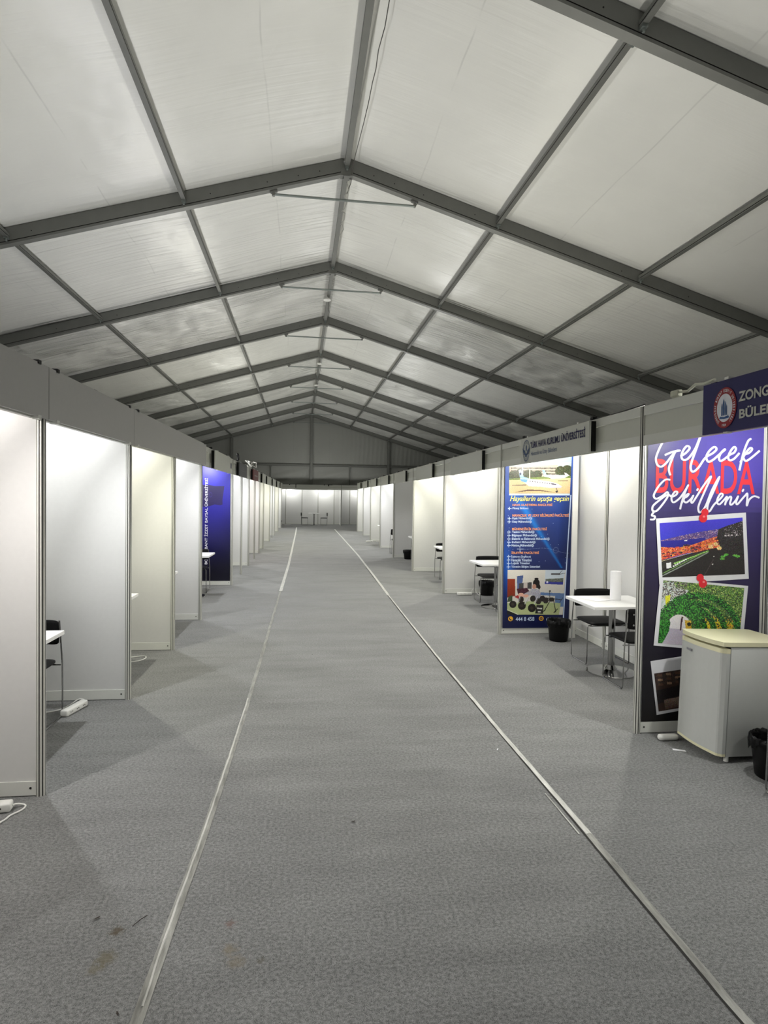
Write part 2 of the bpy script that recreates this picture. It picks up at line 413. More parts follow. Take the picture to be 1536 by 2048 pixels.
for k in range(-2, 8):
    y = rafy(k)
    if k == 7: lab = 'grey aluminium roof arch framing the gable sheet at the far end of the hall'
    elif k == -2: lab = 'grey roof arch over the viewer, out of the top of the picture'
    elif k == -1: lab = 'nearest grey aluminium roof arch, crossing the top right corner of the photo'
    else: lab = '%s complete grey aluminium roof arch with its apex in view, counting from the camera' % ORD[k]
    t = thing('roof_arch', lab, 'tent beam', (0, y, 0), 0, None if k == -2 else 'aluminium roof arches of the tent'); t.matrix_world = TM @ Matrix.Translation((0, y, 0))
    for s in (-1, 1):
        mb = MB(); beam_profile(mb, (0, 0, RZ), (s*HALF, 0, RZ-SL*HALF), .12, RH-.012)
        for q in (.45, .8, 1.3, 2.2, 4.9, 6.2):
            z = RZ-SL*q+.13; mb.cur = 1; mb.lathe([(.009, 0), (.009, .004)], (0, 0, 0), 8)
            # screw heads on the camera side of the web
            off = len(mb.v)-16
            for i in range(off, len(mb.v)): vx = mb.v[i]; mb.v[i] = (s*q+vx[0], -.0605-vx[2], z+vx[1])
            mb.cur = 0
        mb.build('rafter', [TENTALU, TENTSLOT], t)
        mb = MB(); mb.box(s*HALF-.09, s*HALF+.09, -.06, .06, 0, RZ-SL*HALF+.05); mb.build('eave_post', TENTALU, t)
    mb = MB(); mb.box(-.1, .1, -.068, .068, RZ-.035, RZ+.09); mb.box(-.05, .05, -.08, .08, RZ-.05, RZ-.03)
    for x in (-.06, .06): mb.lathe([(.014, -.015), (.014, 0)], (x, 0, RZ-.05), 8)
    mb.build('apex_bracket', TENTALU, t)
    if k >= 0:
        mb = MB(); zt = 6.745; mb.tube([(-1.19, 0, zt), (1.15, 0, zt-.01)], .02, 10)
        mb.build('tie_rod', STEELB, t)
        for s, xe in ((-1, -1.2), (1, 1.16)):
            mb = MB(); zz = RZ-SL*abs(xe)
            mb.rbox(xe-.06, xe+.06, -.03, .03, zz-.035, zz+.005, .008, 1, Matrix.Translation((xe, 0, zz)) @ Matrix.Rotation(s*SL, 4, 'Y') @ Matrix.Translation((-xe, 0, -zz)))
            mb.tube([(xe, -.03, zt), (xe, .03, zt)], .028, 10)
            mb.build('rod_clamp', TENTALU, t)
    arches[k] = t
def bolt(mb, x, y, z):
    mb.tube([(x, y, z-.03), (x, y, z+.03)], .016, 6)
for k in range(-2, 7):
    for j, a in enumerate(PUR):
        for s in ((1,) if a == 0 else (-1, 1)):
            w_, h_ = (.085, .09) if a == 0 else (.068, .08)
            y0, y1 = rafy(k)+.07, rafy(k+1)-.07; x = s*a; z = RZ-SL*a+.09
            vis = {0: k >= -1, 1: k >= (-2 if s > 0 else -1), 2: k >= (-1 if s > 0 else -1), 3: k >= (0 if s > 0 else 1)}[j]
            if not vis: continue
            nm = ['ridge', 'inner', 'middle', 'outer'][j]
            sd = '' if a == 0 else (' of the left slope' if s < 0 else ' of the right slope')
            if k <= -1: wh = 'on the camera side of the %s' % ('nearest arch' if k == -2 else 'first complete arch')
            elif k == 6: wh = 'in the last bay before the gable'
            else: wh = 'between the %s and %s complete arches' % (ORD[k], ORD[k+1])
            t = thing('roof_purlin', 'grey %s purlin%s, %s' % (nm, sd, wh), 'tent bar', group='roof purlins of the tent')
            t.matrix_world = TM @ Matrix.Translation((x, y0, z))
            mb = MB(); beam_profile(mb, (0, 0, 0), (0, y1-y0, 0), w_, h_); o = mb.build('bar', [TENTALU, TENTSLOT], t)
            for yy in (.028, y1-y0-.028):
                mb = MB(); mb.box(-.03, .03, yy-.035, yy+.035, -.03, .02); bolt(mb, 0, yy, -.035); mb.build('bolt_bracket', STEELB, t)
# gable framing
for x, z1 in ((0, RZ-.055), (-5.25, RZ-SL*5.25-.03), (5.25, RZ-SL*5.25-.03)):
    mb = MB(); mb.box(-.08, .08, -.07, .05, 0, z1); mb.cur = 1; mb.box(-.083, -.06, -.04, -.02, 0, z1); mb.cur = 0
    o = mb.build('gable_post', [TENTALU, TENTSLOT]); o.matrix_world = TM @ Matrix.Translation((x, yb-.02, 0))
    tag(o, {0: 'grey gable post under the ridge at the far end', -5.25: 'grey gable post left of the centre at the far end', 5.25: 'grey gable post right of the centre at the far end'}[x], 'tent post', 'gable posts')
for x0, x1, lab in ((-HALF, -5.34, 'outer left'), (-5.16, -.09, 'inner left'), (.09, 5.16, 'inner right'), (5.34, HALF, 'outer right')):
    mb = MB(); beam_profile(mb, (x0, 0, 0), (x1, 0, 0), .08, .12)
    o = mb.build('gable_rail', [TENTALU, TENTSLOT]); o.matrix_world = TM @ Matrix.Translation((0, yb, 3.82))
    tag(o, 'horizontal grey rail across the gable sheet, %s length' % lab, 'tent bar', 'gable rails')
for x, lab in ((-2.7, 'left'), (2.6, 'right')):
    mb = MB(); mb.tube([(0, 0, 0), (0, 0, 3.8)], .035, 8); mb.box(-.06, .06, -.03, .03, 3.72, 3.82)
    o = mb.build('gable_strut', TENTALU); o.matrix_world = TM @ Matrix.Translation((x, yb-.02, 0))
    tag(o, 'thin grey strut under the gable rail, %s of the centre post' % lab, 'tent bar', 'gable struts')
# small fittings clamped under the ridge and the loose cable
for i, (x, y) in enumerate(((.36, 16.83), (.25, 24.9), (.15, 29.73))):
    t = thing('ridge_light', 'small unlit pale fitting hanging under the ridge bar, %s of three from the camera' % ['nearest', 'middle', 'farthest'][i], 'light fitting', (x, y, 7.16), 0, 'unlit fittings under the ridge')
    mb = MB(); mb.lathe([(.02, .1), (.03, .04), (.1, .03), (.11, 0), (.05, -.03)], (0, 0, 0), 16); mb.build('housing', WPLAST, t)
    mb = MB(); mb.tube([(.02, .05, .02), (.05, .1, -.1), (.03, .15, -.2), (.07, .3, -.24)], .006, 6); mb.build('wire', BLACKP, t)
mb = MB(); mb.tube([(.79, 6.5, 7.22), (.783, 6.76, 7.22), (.777, 7.08, 7.2), (.746, 7.49, 7.225), (.747, 7.79, 7.205), (.731, 8.07, 7.225), (.716, 8.48, 7.215), (.693, 8.94, 7.235), (.665, 9.32, 7.23), (.632, 9.81, 7.24), (.6, 10.1, 7.17), (.6, 10.4, 7.1), (.55, 10.7, 7.05)], .006, 6)
tag(mb.build('ridge_cable', mat('dark_cable', rgb(70, 68, 62), .6)), 'thin loose dark cable hanging beside the ridge bar, above the first arch', 'cable')
mb = MB(); pts = [(.53+.04*math.sin(i*1.9), 10.35+i*.16, 7.07-.07*math.sin(i*.9)**2) for i in range(14)]; mb.tube(pts, .007, 6)
tag(mb.build('ridge_cable', mat('pale_cable', rgb(150, 150, 142), .5)), 'thin pale cable drooping past the first tie rod under the ridge', 'cable')

# ------------------------------------------------------------------ booth system
H = 2.5; D = 1.03
def post_poly(r=.026, g=.006, w_=.006):
    pts = []
    for k in range(8):
        a0 = PI/8+k*PI/4; a1 = a0+PI/4
        p0 = Vector((math.cos(a0), math.sin(a0)))*r; p1 = Vector((math.cos(a1), math.sin(a1)))*r
        m = (p0+p1)/2; d = (p1-p0).normalized(); n = m.normalized()
        pts += [p0, m-d*w_/2, m-d*w_/2-n*g, m+d*w_/2-n*g, m+d*w_/2]
    return [tuple(p) for p in pts]
PP = post_poly()
def post_mesh(h=H):
    mb = MB(); n = len(PP)
    for i in range(n):
        mb.cur = 1 if i % 5 in (1, 2, 3) else 0
        a, b = PP[i], PP[(i+1) % n]; mb.add([(a[0], a[1], 0), (b[0], b[1], 0), (b[0], b[1], h), (a[0], a[1], h)], [(0, 1, 2, 3)])
    mb.cur = 0; mb.add([(p[0], p[1], h) for p in PP], [list(range(n))])
    return mb
_pm = post_mesh().build('post', [ALU, SLOT]); POSTME = _pm.data; bpy.data.objects.remove(_pm)
def put_post(parent, x, y):
    o = bpy.data.objects.new('post', POSTME); COL.objects.link(o); o.parent = parent; o.location = (x, y, 0); return o
def panel_run(t, L, axis='x', modules=1, zt=H):
    """infill panels, rails and inner posts of a system wall that starts at the origin"""
    for m in range(modules):
        a, b = L*m/modules, L*(m+1)/modules
        lo, hi = sorted((a+math.copysign(.022, L), b-math.copysign(.022, L)))
        for nm, z0, z1, th, mt in (('panel', .085, zt-.05, .006, WHITE), ('base_rail', .006, .088, .014, RAIL), ('top_rail', zt-.055, zt, .014, RAIL)):
            mb = MB()
            if axis == 'x': mb.box(lo, hi, -th, th, z0, z1)
            else: mb.box(-th, th, lo, hi, z0, z1)
            if nm == 'base_rail':
                mb.cur = 1
                for e in (lo+.03, hi-.03):
                    if axis == 'x': mb.tube([(e, -th-.002, .05), (e, th+.002, .05)], .007, 8)
                    else: mb.tube([(-th-.002, e, .05), (th+.002, e, .05)], .007, 8)
                mb.cur = 0
            mb.build(nm, [mt, SLOT], t)
def divider(x, y, s, label, group):
    t = thing('partition_wall', label, 'partition', (x, y, 0), 0, group)
    put_post(t, 0, 0); put_post(t, s*D, 0); panel_run(t, s*D, 'x'); return t
def backwall(x0, y0, y1, x1, label, group, mods=2):
    t = thing('booth_back_wall', label, 'partition', (x0, y0, 0), -math.atan2(x1-x0, y1-y0), group)
    L = math.hypot(y1-y0, x1-x0)
    panel_run(t, L-.03, 'y', mods)
    for m in range(1, mods): put_post(t, 0, L*m/mods)
    return t
def fascia(x0, y0, x1, y1, label, group):
    L = math.hypot(y1-y0, x1-x0)-.05; t = thing('fascia_beam', label, 'fascia', ((x0), (y0), 0), -math.atan2(x1-x0, y1-y0), group)
    mb = MB(); mb.box(-.014, .014, .027, L+.022, 2.43, 2.5); mb.build('top_rail', RAIL, t)
    mb = MB(); mb.box(-.014, .014, .027, L+.022, 2.205, 2.28); mb.build('bottom_rail', RAIL, t)
    mb = MB(); mb.box(-.005, .005, .027, L+.022, 2.282, 2.428); mb.build('infill_panel', FASC, t)
    return t
LAMPN = [0]
def lamp(x, y, s, col, power, label, group, z=2.36, dx=.56):
    """arm floodlight clamped on the fascia, reaching into the booth (s: -1 left row, +1 right row)"""
    t = thing('arm_spotlight', label, 'spotlight', (x, y, 0), 0, group)
    mb = MB(); mb.rbox(-.02, .02, -.03, .03, 2.501, 2.53, .004, 1); mb.build('clamp', BLACKP, t)
    mb = MB(); mb.tube([(0, 0, 2.52), (s*.1, 0, 2.515), (s*(dx-.14), 0, 2.44), (s*(dx-.09), 0, 2.40)], .008, 8); mb.build('arm', BLACKP, t)
    mb = MB(); mt = Matrix.Translation((s*(dx-.06), 0, z+.01)) @ Matrix.Rotation(-s*.6, 4, 'Y')
    mb.rbox(-.02, .02, -.06, .06, -.045, .045, .008, 2, mt); hd = mb.build('lamp_head', BLACKP, t)
    mb = MB(); mb.add([mt @ Vector((s*.0215, a, b)) for a, b in ((-.05, -.035), (.05, -.035), (.05, .035), (-.05, .035))], [(0, 1, 2, 3)])
    mb.build('lens', LENS if power > 0 else WPLAST, hd)
    if power > 0:
        ld = bpy.data.lights.new('bulb_or_fill', 'POINT'); ld.energy = power; ld.color = col; ld.shadow_soft_size = .035
        lo = bpy.data.objects.new('bulb_or_fill', ld); COL.objects.link(lo); lo.parent = t; lo.location = (s*dx, 0, z-.01)
        # upward spot added to each lamp to brighten the roof skin
        l2 = bpy.data.lights.new('bulb_or_fill', 'SPOT'); l2.energy = power*ROOF_FILL; l2.color = col; l2.shadow_soft_size = .05; l2.spot_size = math.radians(170); l2.spot_blend = .6
        lo = bpy.data.objects.new('bulb_or_fill', l2); COL.objects.link(lo); lo.parent = t; lo.location = (s*(dx-.08), 0, z+.09); lo.rotation_euler = (0, PI-s*.25, 0)
        l3 = bpy.data.lights.new('bulb_or_fill', 'SPOT'); l3.energy = power*AISLE_FILL; l3.color = col; l3.shadow_soft_size = .03; l3.spot_size = math.radians(125); l3.spot_blend = .6  # added spot aimed down at the aisle to brighten the carpet
        lo = bpy.data.objects.new('bulb_or_fill', l3); COL.objects.link(lo); lo.parent = t; lo.location = (s*dx, 0, z-.06); lo.rotation_euler = (0, s*.9, 0)
    return t
LENS = mat('lit_lens', (1, 1, 1), .3, emit=((1, 1, 1), 6))

# ---- left row
UL = 1.71; YL0 = 3.758
def yl(k): return YL0+UL*k
WARM, COOL, NEUT, CRM, LIL, PNK = (1, .97, .90), (.975, .98, 1), (1, 1, .97), (1, .98, .84), (.955, .96, 1), (1, .945, .93)
ldiv = [-2, -1, 0, 1, 2, 3, 5, 7, 9, 10, 12, 14, 16, 18]
for i, k in enumerate(ldiv):
    y = yl(k); n = i-2
    if k < 0: lab = 'white partition wall of the left booths, %s' % ('closest to the viewer' if k == -2 else 'just out of the frame')
    elif k == 5: lab = 'partition wall on the left carrying the deep blue banner'
    else: lab = '%s white booth partition in the left row, counting from the camera' % ORD[n if k < 5 else n]
    divider(XL(y), y, -1, lab, 'partition walls of the left booths')
for k, lab in ((6, 'left of the charcoal sign'), (8, 'under the maroon sign'), (13, 'near the end of the left row')):
    t = thing('booth_post', 'free-standing aluminium post at a left booth front, %s' % lab, 'post', (XL(yl(k)), yl(k), 0), 0, 'single front posts of the left row')
    put_post(t, 0, 0)
for i in range(len(ldiv)-1):
    a, b = ldiv[i], ldiv[i+1]; y0, y1 = yl(a), yl(b)
    w_ = 'left booth %s' % ('before the first partition, nearest the viewer' if i == 0 else 'at the left edge of the photo' if i == 1 else 'behind the %s partition from the camera' % ORD[i-2])
    backwall(XL(y0)-D, y0, y1, XL(y1)-D, 'white back wall of the '+w_, 'back walls of the left booths', 2*(b-a) if b-a > 1 else 2)
    fascia(XL(y0), y0, XL(y1), y1, 'white fascia beam over the '+w_, 'fascia beams of the left row')
    cols = {-2: NEUT, -1: PNK, 0: COOL, 1: CRM, 2: LIL, 3: LIL, 5: LIL, 7: PNK, 9: CRM, 10: CRM, 12: NEUT, 14: CRM, 16: NEUT}
    for m in range(b-a):
        yy = y0+UL*(m+.5)
        lamp(XL(yy), yy, -1, cols[a], LAMP_W*(.5 if a == -2 else 1), 'black %sarm spotlight clamped over the %s' % ('' if b-a == 1 else ('nearer ' if m == 0 else 'farther '), w_), 'arm spotlights of the left row')
# ---- right row
UR = 3.3864; YR0 = 4.3675
def yr(k): return YR0+UR*k
for k in range(-1, 9):
    y = yr(k)
    lab = {-1: 'white partition wall of the right booths beside the viewer, out of the frame', 0: 'right partition wall carrying the purple poster behind the small fridge', 1: 'right partition wall carrying the blue aviation poster'}.get(k, '%s plain white partition in the right row, counting from the camera' % ORD[max(0, k-2)])
    divider(XR(y), y, 1, lab, 'partition walls of the right booths')
for k in range(-1, 8):
    y0, y1 = yr(k), yr(k+1)
    w_ = {-1: 'right booth with the small fridge', 0: 'right booth with the paper roll on its table', 1: 'right booth just beyond the blue aviation poster'}.get(k, 'right booth behind the %s plain partition' % ORD[max(0, k-2)])
    backwall(XR(y0)+D, y0, y1, XR(y1)+D, 'white back wall of the '+w_, 'back walls of the right booths', 4)
    fascia(XR(y0), y0, XR(y1), y1, 'white fascia beam over the '+w_, 'fascia beams of the right row')
    cols = {-1: NEUT, 0: WARM, 1: WARM, 2: CRM, 3: NEUT, 4: COOL, 5: NEUT, 6: COOL, 7: NEUT}
    for m, q in enumerate((.243, .757)):
        yy = y0+UR*q
        pw = LAMP_W*(1 if k != 3 else (.35 if m == 0 else .0))
        if k == -1: pw *= .5 if m == 0 else .85
        lamp(XR(yy), yy, 1, cols[k], pw, 'black %s arm spotlight clamped over the %s' % ('nearer' if m == 0 else 'farther', w_), 'arm spotlights of the right row', dx=.5)
# ---- end row across the hall
YE, YEB = 37.4, 39.4
def endwall():
    t = thing('booth_back_wall', 'white back wall closing the far end of the aisle', 'partition', (-3.7, YEB, 0)); panel_run(t, 8.2, 'x', 8)
    for m in range(1, 8): put_post(t, 8.2*m/8, 0)
endwall()
t = thing('fascia_beam', 'white fascia beam across the far end of the aisle', 'fascia', (-3.7, YE, 0))
for nm, z0, z1, mt in (('top_rail', 2.43, 2.5, RAIL), ('bottom_rail', 2.205, 2.28, RAIL), ('infill_panel', 2.282, 2.428, FASC)):
    mb = MB(); mb.box(0, 8.2, -.012, .012, z0, z1); mb.build(nm, mt, t)
t = thing('partition_wall', 'white partition right of the small table set at the far end', 'partition', (1.79, YE, 0)); put_post(t, 0, 0)
for nm, z0, z1, th, mt in (('panel', .085, 2.45, .006, WHITE), ('base_rail', .006, .088, .014, RAIL), ('top_rail', 2.445, 2.5, .014, RAIL)):
    mb = MB(); mb.box(-th, th, .03, YEB-YE-.03, z0, z1); mb.build(nm, mt, t)
for i, (x, lab) in enumerate(((-1.35, 'left'), (.75, 'middle'), (3.0, 'right'))):
    t = thing('arm_spotlight', 'black arm spotlight on the end fascia, %s one of three' % lab, 'spotlight', (x, YE, 0), 0, 'arm spotlights of the end row')
    mb = MB(); mb.rbox(-.03, .03, -.02, .02, 2.47, 2.525, .004, 1); mb.build('clamp', BLACKP, t)
    mb = MB(); mb.tube([(0, 0, 2.52), (0, .1, 2.515), (0, .8, 2.44), (0, 1.22, 2.40)], .008, 8); mb.build('arm', BLACKP, t)
    mb = MB(); mb.rbox(-.06, .06, 1.22, 1.26, 2.32, 2.41, .008, 2); hd = mb.build('lamp_head', BLACKP, t)
    mb = MB(); mb.add([(-.05, 1.262, 2.335), (.05, 1.262, 2.335), (.05, 1.262, 2.395), (-.05, 1.262, 2.395)], [(0, 1, 2, 3)]); mb.build('lens', LENS, hd)
    ld = bpy.data.lights.new('bulb_or_fill', 'POINT'); ld.energy = LAMP_W*1.4; ld.color = NEUT; ld.shadow_soft_size = .035
    lo = bpy.data.objects.new('bulb_or_fill', ld); COL.objects.link(lo); lo.parent = t; lo.location = (0, 1.32, 2.34)

# ------------------------------------------------------------------ boards and signs on the fascias
def clipm(mb, x, y, z, s):
    mb.box(x-.012, x+.012, y-.02, y+.02, z-.012, z+.012)
def cover_board(y0, y1, label):
    t = thing('fascia_cover_board', label, 'board', (0, y0, 0), 0, 'flat grey boards covering the left fascia')
    x = -1.545; mb = MB(); mb.box(x, x+.018, .004, y1-y0-.004, 2.212, 2.515); mb.build('board', BOARDG, t)
    for yy in (.12, y1-y0-.13):
        for z in (2.518, 2.21):
            mb = MB(); mb.box(x-.02, x+.024, yy-.018, yy+.018, z-.012, z+.010); mb.build('clip', BLACKP if z > 2.4 else WPLAST, t)
cover_board(.34, 2.05, 'flat grey cover board on the left fascia, out of the frame beside the viewer')
cover_board(2.05, 3.76, 'flat grey cover board on the left fascia, cut by the left edge of the photo')
cover_board(3.76, 5.47, 'flat grey cover board on the left fascia, between the two visible seams')
cover_board(5.47, 9.07, 'longest flat grey cover board on the left fascia, farthest of them')
def sign(side, y0, y1, label, m=None, group='blank sign boards hung on the fascias', z0=2.185, z1=2.475, cat='sign'):
    xf = (XR if side > 0 else XL)((y0+y1)/2); s = -side
    t = thing('sign_board', label, cat, (xf, y0, 0), 0, group)
    mb = MB(); a, b = sorted((s*.075, s*.093)); mb.box(a, b, 0, y1-y0, z0, z1); mb.build('board', m or BOARDW, t)
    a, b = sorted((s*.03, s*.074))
    for yy in (0, y1-y0-.02): mb = MB(); mb.box(a, b, yy, yy+.02, z0+.012, z1-.002); mb.build('gap_strip', BLACKP, t)  # black strip in the gap behind each end of the board
    for yy in (.22, y1-y0-.22):
        mb = MB(); mb.box(*sorted((s*.028, s*.1)), yy-.018, yy+.018, z1, z1+.014); mb.build('clip', WPLAST, t)
        mb = MB(); mb.box(*sorted((s*.07, s*.1)), yy-.018, yy+.018, z0-.01, z0); mb.build('clip', WPLAST, t)
    return t, xf+s*.0945, y0
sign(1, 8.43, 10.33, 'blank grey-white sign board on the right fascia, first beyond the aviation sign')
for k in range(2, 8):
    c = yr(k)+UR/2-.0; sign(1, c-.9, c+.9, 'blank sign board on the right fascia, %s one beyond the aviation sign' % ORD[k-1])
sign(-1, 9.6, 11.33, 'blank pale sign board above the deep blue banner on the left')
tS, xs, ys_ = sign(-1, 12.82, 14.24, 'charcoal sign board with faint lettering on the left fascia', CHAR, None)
mb = MB(); fn = lambda u, v: (xs+.001-0*u, u, v)
def onto(t, xw, f):   # plane coordinates are world y,z ; returned point is local to t
    return lambda u, v: (xw+f-t.location.x, u-t.location.y, v)
f1 = onto(tS, xs, .002); lay_text(mb, 'ÜNİVERSİTESİ', 13.1, 13.95, 2.30, 2.325, f1); lay_text(mb, 'T.C.', 13.3, 13.7, 2.345, 2.385, f1); mb.build('lettering', GREYT, tS)
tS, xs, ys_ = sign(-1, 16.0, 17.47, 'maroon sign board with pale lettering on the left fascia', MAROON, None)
mb = MB(); f1 = onto(tS, xs, .002); lay_text(mb, 'ÜNİVERSİTESİ', 16.3, 17.2, 2.30, 2.335, f1, .02); mb.build('lettering', BOARDW, tS)
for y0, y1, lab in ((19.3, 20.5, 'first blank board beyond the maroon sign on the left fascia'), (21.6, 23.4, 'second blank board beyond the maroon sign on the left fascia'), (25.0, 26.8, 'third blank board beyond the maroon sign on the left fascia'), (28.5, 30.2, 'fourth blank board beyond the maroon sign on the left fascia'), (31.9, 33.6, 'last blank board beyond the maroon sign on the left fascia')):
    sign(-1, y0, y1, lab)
mb = MB(); mb.box(XL(11.8)+.015, XL(11.8)+.02, 11.6, 12.04, 2.30, 2.40); tag(mb.build('label_plate', NAVY), 'small navy plate on the left fascia, right of the blank board above the blue banner', 'sign')
t = thing('sign_board', 'blank sign board on the end fascia above the small table', 'sign', (-.95, YE-.05, 0), 0, 'blank sign boards hung on the fascias')
mb = MB(); mb.box(0, 1.95, -.03, -.012, 2.19, 2.475); mb.build('board', BOARDW, t)
mb = MB(); mb.box(-.04, .0, -.03, .03, 2.3, 2.53); mb.build('clip', BLACKP, t)
mb = MB(); mb.box(1.93, 1.99, -.03, .03, 2.42, 2.53); mb.box(1.9, 2.2, -.03, .0, 2.49, 2.52); mb.build('clip', BLACKP, t)

# aviation university sign (right row)
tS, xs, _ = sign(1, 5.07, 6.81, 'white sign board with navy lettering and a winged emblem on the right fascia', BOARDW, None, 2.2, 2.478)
f1 = lambda u, v: (xs-.002-tS.location.x, u-tS.location.y, v)
mb = MB(); lay_text(mb, 'TÜRK HAVA KURUMU ÜNİVERSİTESİ', 6.50, 5.14, 2.345, 2.438, f1, .028); mb.build('lettering', NAVY, tS)
mb = MB(); lay_text(mb, 'Havacılık ve Uzay Bilimleri', 6.475, 5.766, 2.25, 2.312, f1, .0); mb.build('lettering', STEELBLUE, tS)
f2 = lambda u, v: (xs-.003-tS.location.x, u-tS.location.y, v); f3 = lambda u, v: (xs-.004-tS.location.x, u-tS.location.y, v)
mb = MB(); c = (6.628, 2.333); disc2(mb, *c, .108, .12, f1, 36, .93); disc2(mb, *c, .108*.74, .12*.74, f1, 36, .95)
for s in (-1, 1): poly2(mb, [(c[0]-s*.01, c[1]-.055), (c[0]-s*.05, c[1]-.045), (c[0]-s*.095, c[1]-.01), (c[0]-s*.118, c[1]+.035), (c[0]-s*.07, c[1]+.015), (c[0]-s*.035, c[1]-.0), (c[0]-s*.02, c[1]-.03)], f2)
poly2(mb, [(c[0]+.02, c[1]+.0), (c[0]-.02, c[1]+.0), (c[0]-.014, c[1]+.05), (c[0], c[1]+.07), (c[0]+.014, c[1]+.05)], f2)
poly2(mb, [(c[0]-.03, c[1]-.07), (c[0]+.03, c[1]-.07), (c[0]+.012, c[1]-.03), (c[0]-.012, c[1]-.03)], f2)
for i in range(18):
    a = 2*PI*i/18; disc2(mb, c[0]+.091*math.cos(a), c[1]+.101*math.sin(a), .005, .007, f2, 6)
mb.build('emblem', STEELBLUE, tS)
# Zonguldak sign (right row, cut by the frame)
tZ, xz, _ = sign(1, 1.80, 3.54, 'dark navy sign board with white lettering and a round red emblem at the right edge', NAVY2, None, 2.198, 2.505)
fz = lambda d: (lambda u, v: (xz-d-tZ.location.x, u-tZ.location.y, v))
mb = MB(); lay_text(mb, 'ZONGULDAK', 3.218, 2.72, 2.357, 2.415, fz(.002), .03); lay_text(mb, 'BÜLENT ECEVİT', 3.21, 2.54, 2.26, 2.33, fz(.002), .03)
mb.build('lettering', BOARDW, tZ)
cz = (3.334, 2.34); mb = MB(); disc2(mb, *cz, .1, .12, fz(.002), 40); mb.build('emblem', mat('emblem_red', rgb(158, 34, 44), .4), tZ)
mb = MB(); disc2(mb, *cz, .068, .083, fz(.003), 40)
ring = 'ZONGULDAK BÜLENT ECEVİT ÜNİVERSİTESİ'
def ring_text(mb, s, c, ru, rv, a0, a1, hu, hv, fn, flip=1):
    for i, ch in enumerate(s):
        if ch == ' ': continue
        a = a0+(a1-a0)*i/(len(s)-1); V, F = text_mesh(ch, .03)
        ca, sa = math.cos(a), math.sin(a); vs = []
        wch = .35 if ch in 'Iİ' else 1
        for p, q in V:
            du = (p-.5)*hu*wch; dv = (q-.5)*hv
            # tangent to the ring, upright outwards; u grows to the left of the viewer
            X = (ru+dv)*ca + du*sa; Z = (rv+dv)*sa - du*ca
            vs.append(fn(c[0]-X, c[1]+Z))
        mb.add(vs, F)
ring_text(mb, ring, cz, .083, .101, PI*1.30, -PI*.30, .0095, .017, fz(.004))
lay_text(mb, '1924', cz[0]+.018, cz[0]-.018, cz[1]-.109, cz[1]-.094, fz(.004), .02)
mb.build('emblem_print', WPRINT, tZ)
mb = MB()
for dx_, w_, h_ in ((.022, .009, .075), (.007, .013, .10), (-.008, .009, .085), (-.02, .007, .065)):
    poly2(mb, [(cz[0]+dx_+w_/2, cz[1]-.045), (cz[0]+dx_-w_/2, cz[1]-.045), (cz[0]+dx_-w_/2, cz[1]-.045+h_*.8), (cz[0]+dx_+w_*.1, cz[1]-.045+h_), (cz[0]+dx_+w_/2, cz[1]-.045+h_*.7)], fz(.0045))
poly2(mb, [(cz[0]+.045, cz[1]-.062), (cz[0], cz[1]-.066), (cz[0]-.045, cz[1]-.062), (cz[0]-.036, cz[1]-.048), (cz[0], cz[1]-.054), (cz[0]+.036, cz[1]-.048)], fz(.0045))
mb.build('emblem_print', mat('emblem_blue', rgb(52, 92, 150), .4), tZ)
# taped cable ends and loose cables on top of the fascias
mb = MB(); mb.tube([(2.49, 3.98, 2.52), (2.49, 3.93, 2.535), (2.48, 3.80, 2.52), (2.48, 3.72, 2.55), (2.47, 3.62, 2.535), (2.46, 3.5, 2.54)], .009, 8); mb.rbox(2.47, 2.51, 3.9, 3.99, 2.505, 2.55, .006, 1)
tag(mb.build('extension_socket', mat('ivory_plastic', rgb(196, 196, 178), .4)), 'pale cable socket lying on the fascia left of the navy sign', 'socket')
mb = MB(); mb.tube([(2.5, 4.36, 2.515), (2.5, 4.5, 2.512), (2.5, 4.8, 2.507), (2.5, 5.2, 2.507)], .006, 6)
tag(mb.build('fascia_cable', BLACKP), 'black cable lying on the right fascia beyond the navy sign', 'cable')
mb = MB(); mb.tube([(-1.6+.02*math.sin(i), 13.4+.06*math.cos(i*1.3)+i*.02, 2.53+.16*math.sin(i*.42)) for i in range(8)], .018, 6)
tag(mb.build('fascia_cable', BLACKP), 'thick black cable loop standing on the left fascia by the charcoal sign', 'cable')
mb = MB(); rnd = random.Random(2)
mb.tube([(-1.6+rnd.uniform(-.08, .12), 15.2+i*.11+rnd.uniform(-.3, .3), 2.55+rnd.uniform(-.06, .17)) for i in range(16)], .009, 6)
tag(mb.build('fascia_cable', WPLAST), 'tangle of white cable on the left fascia by the maroon sign', 'cable')

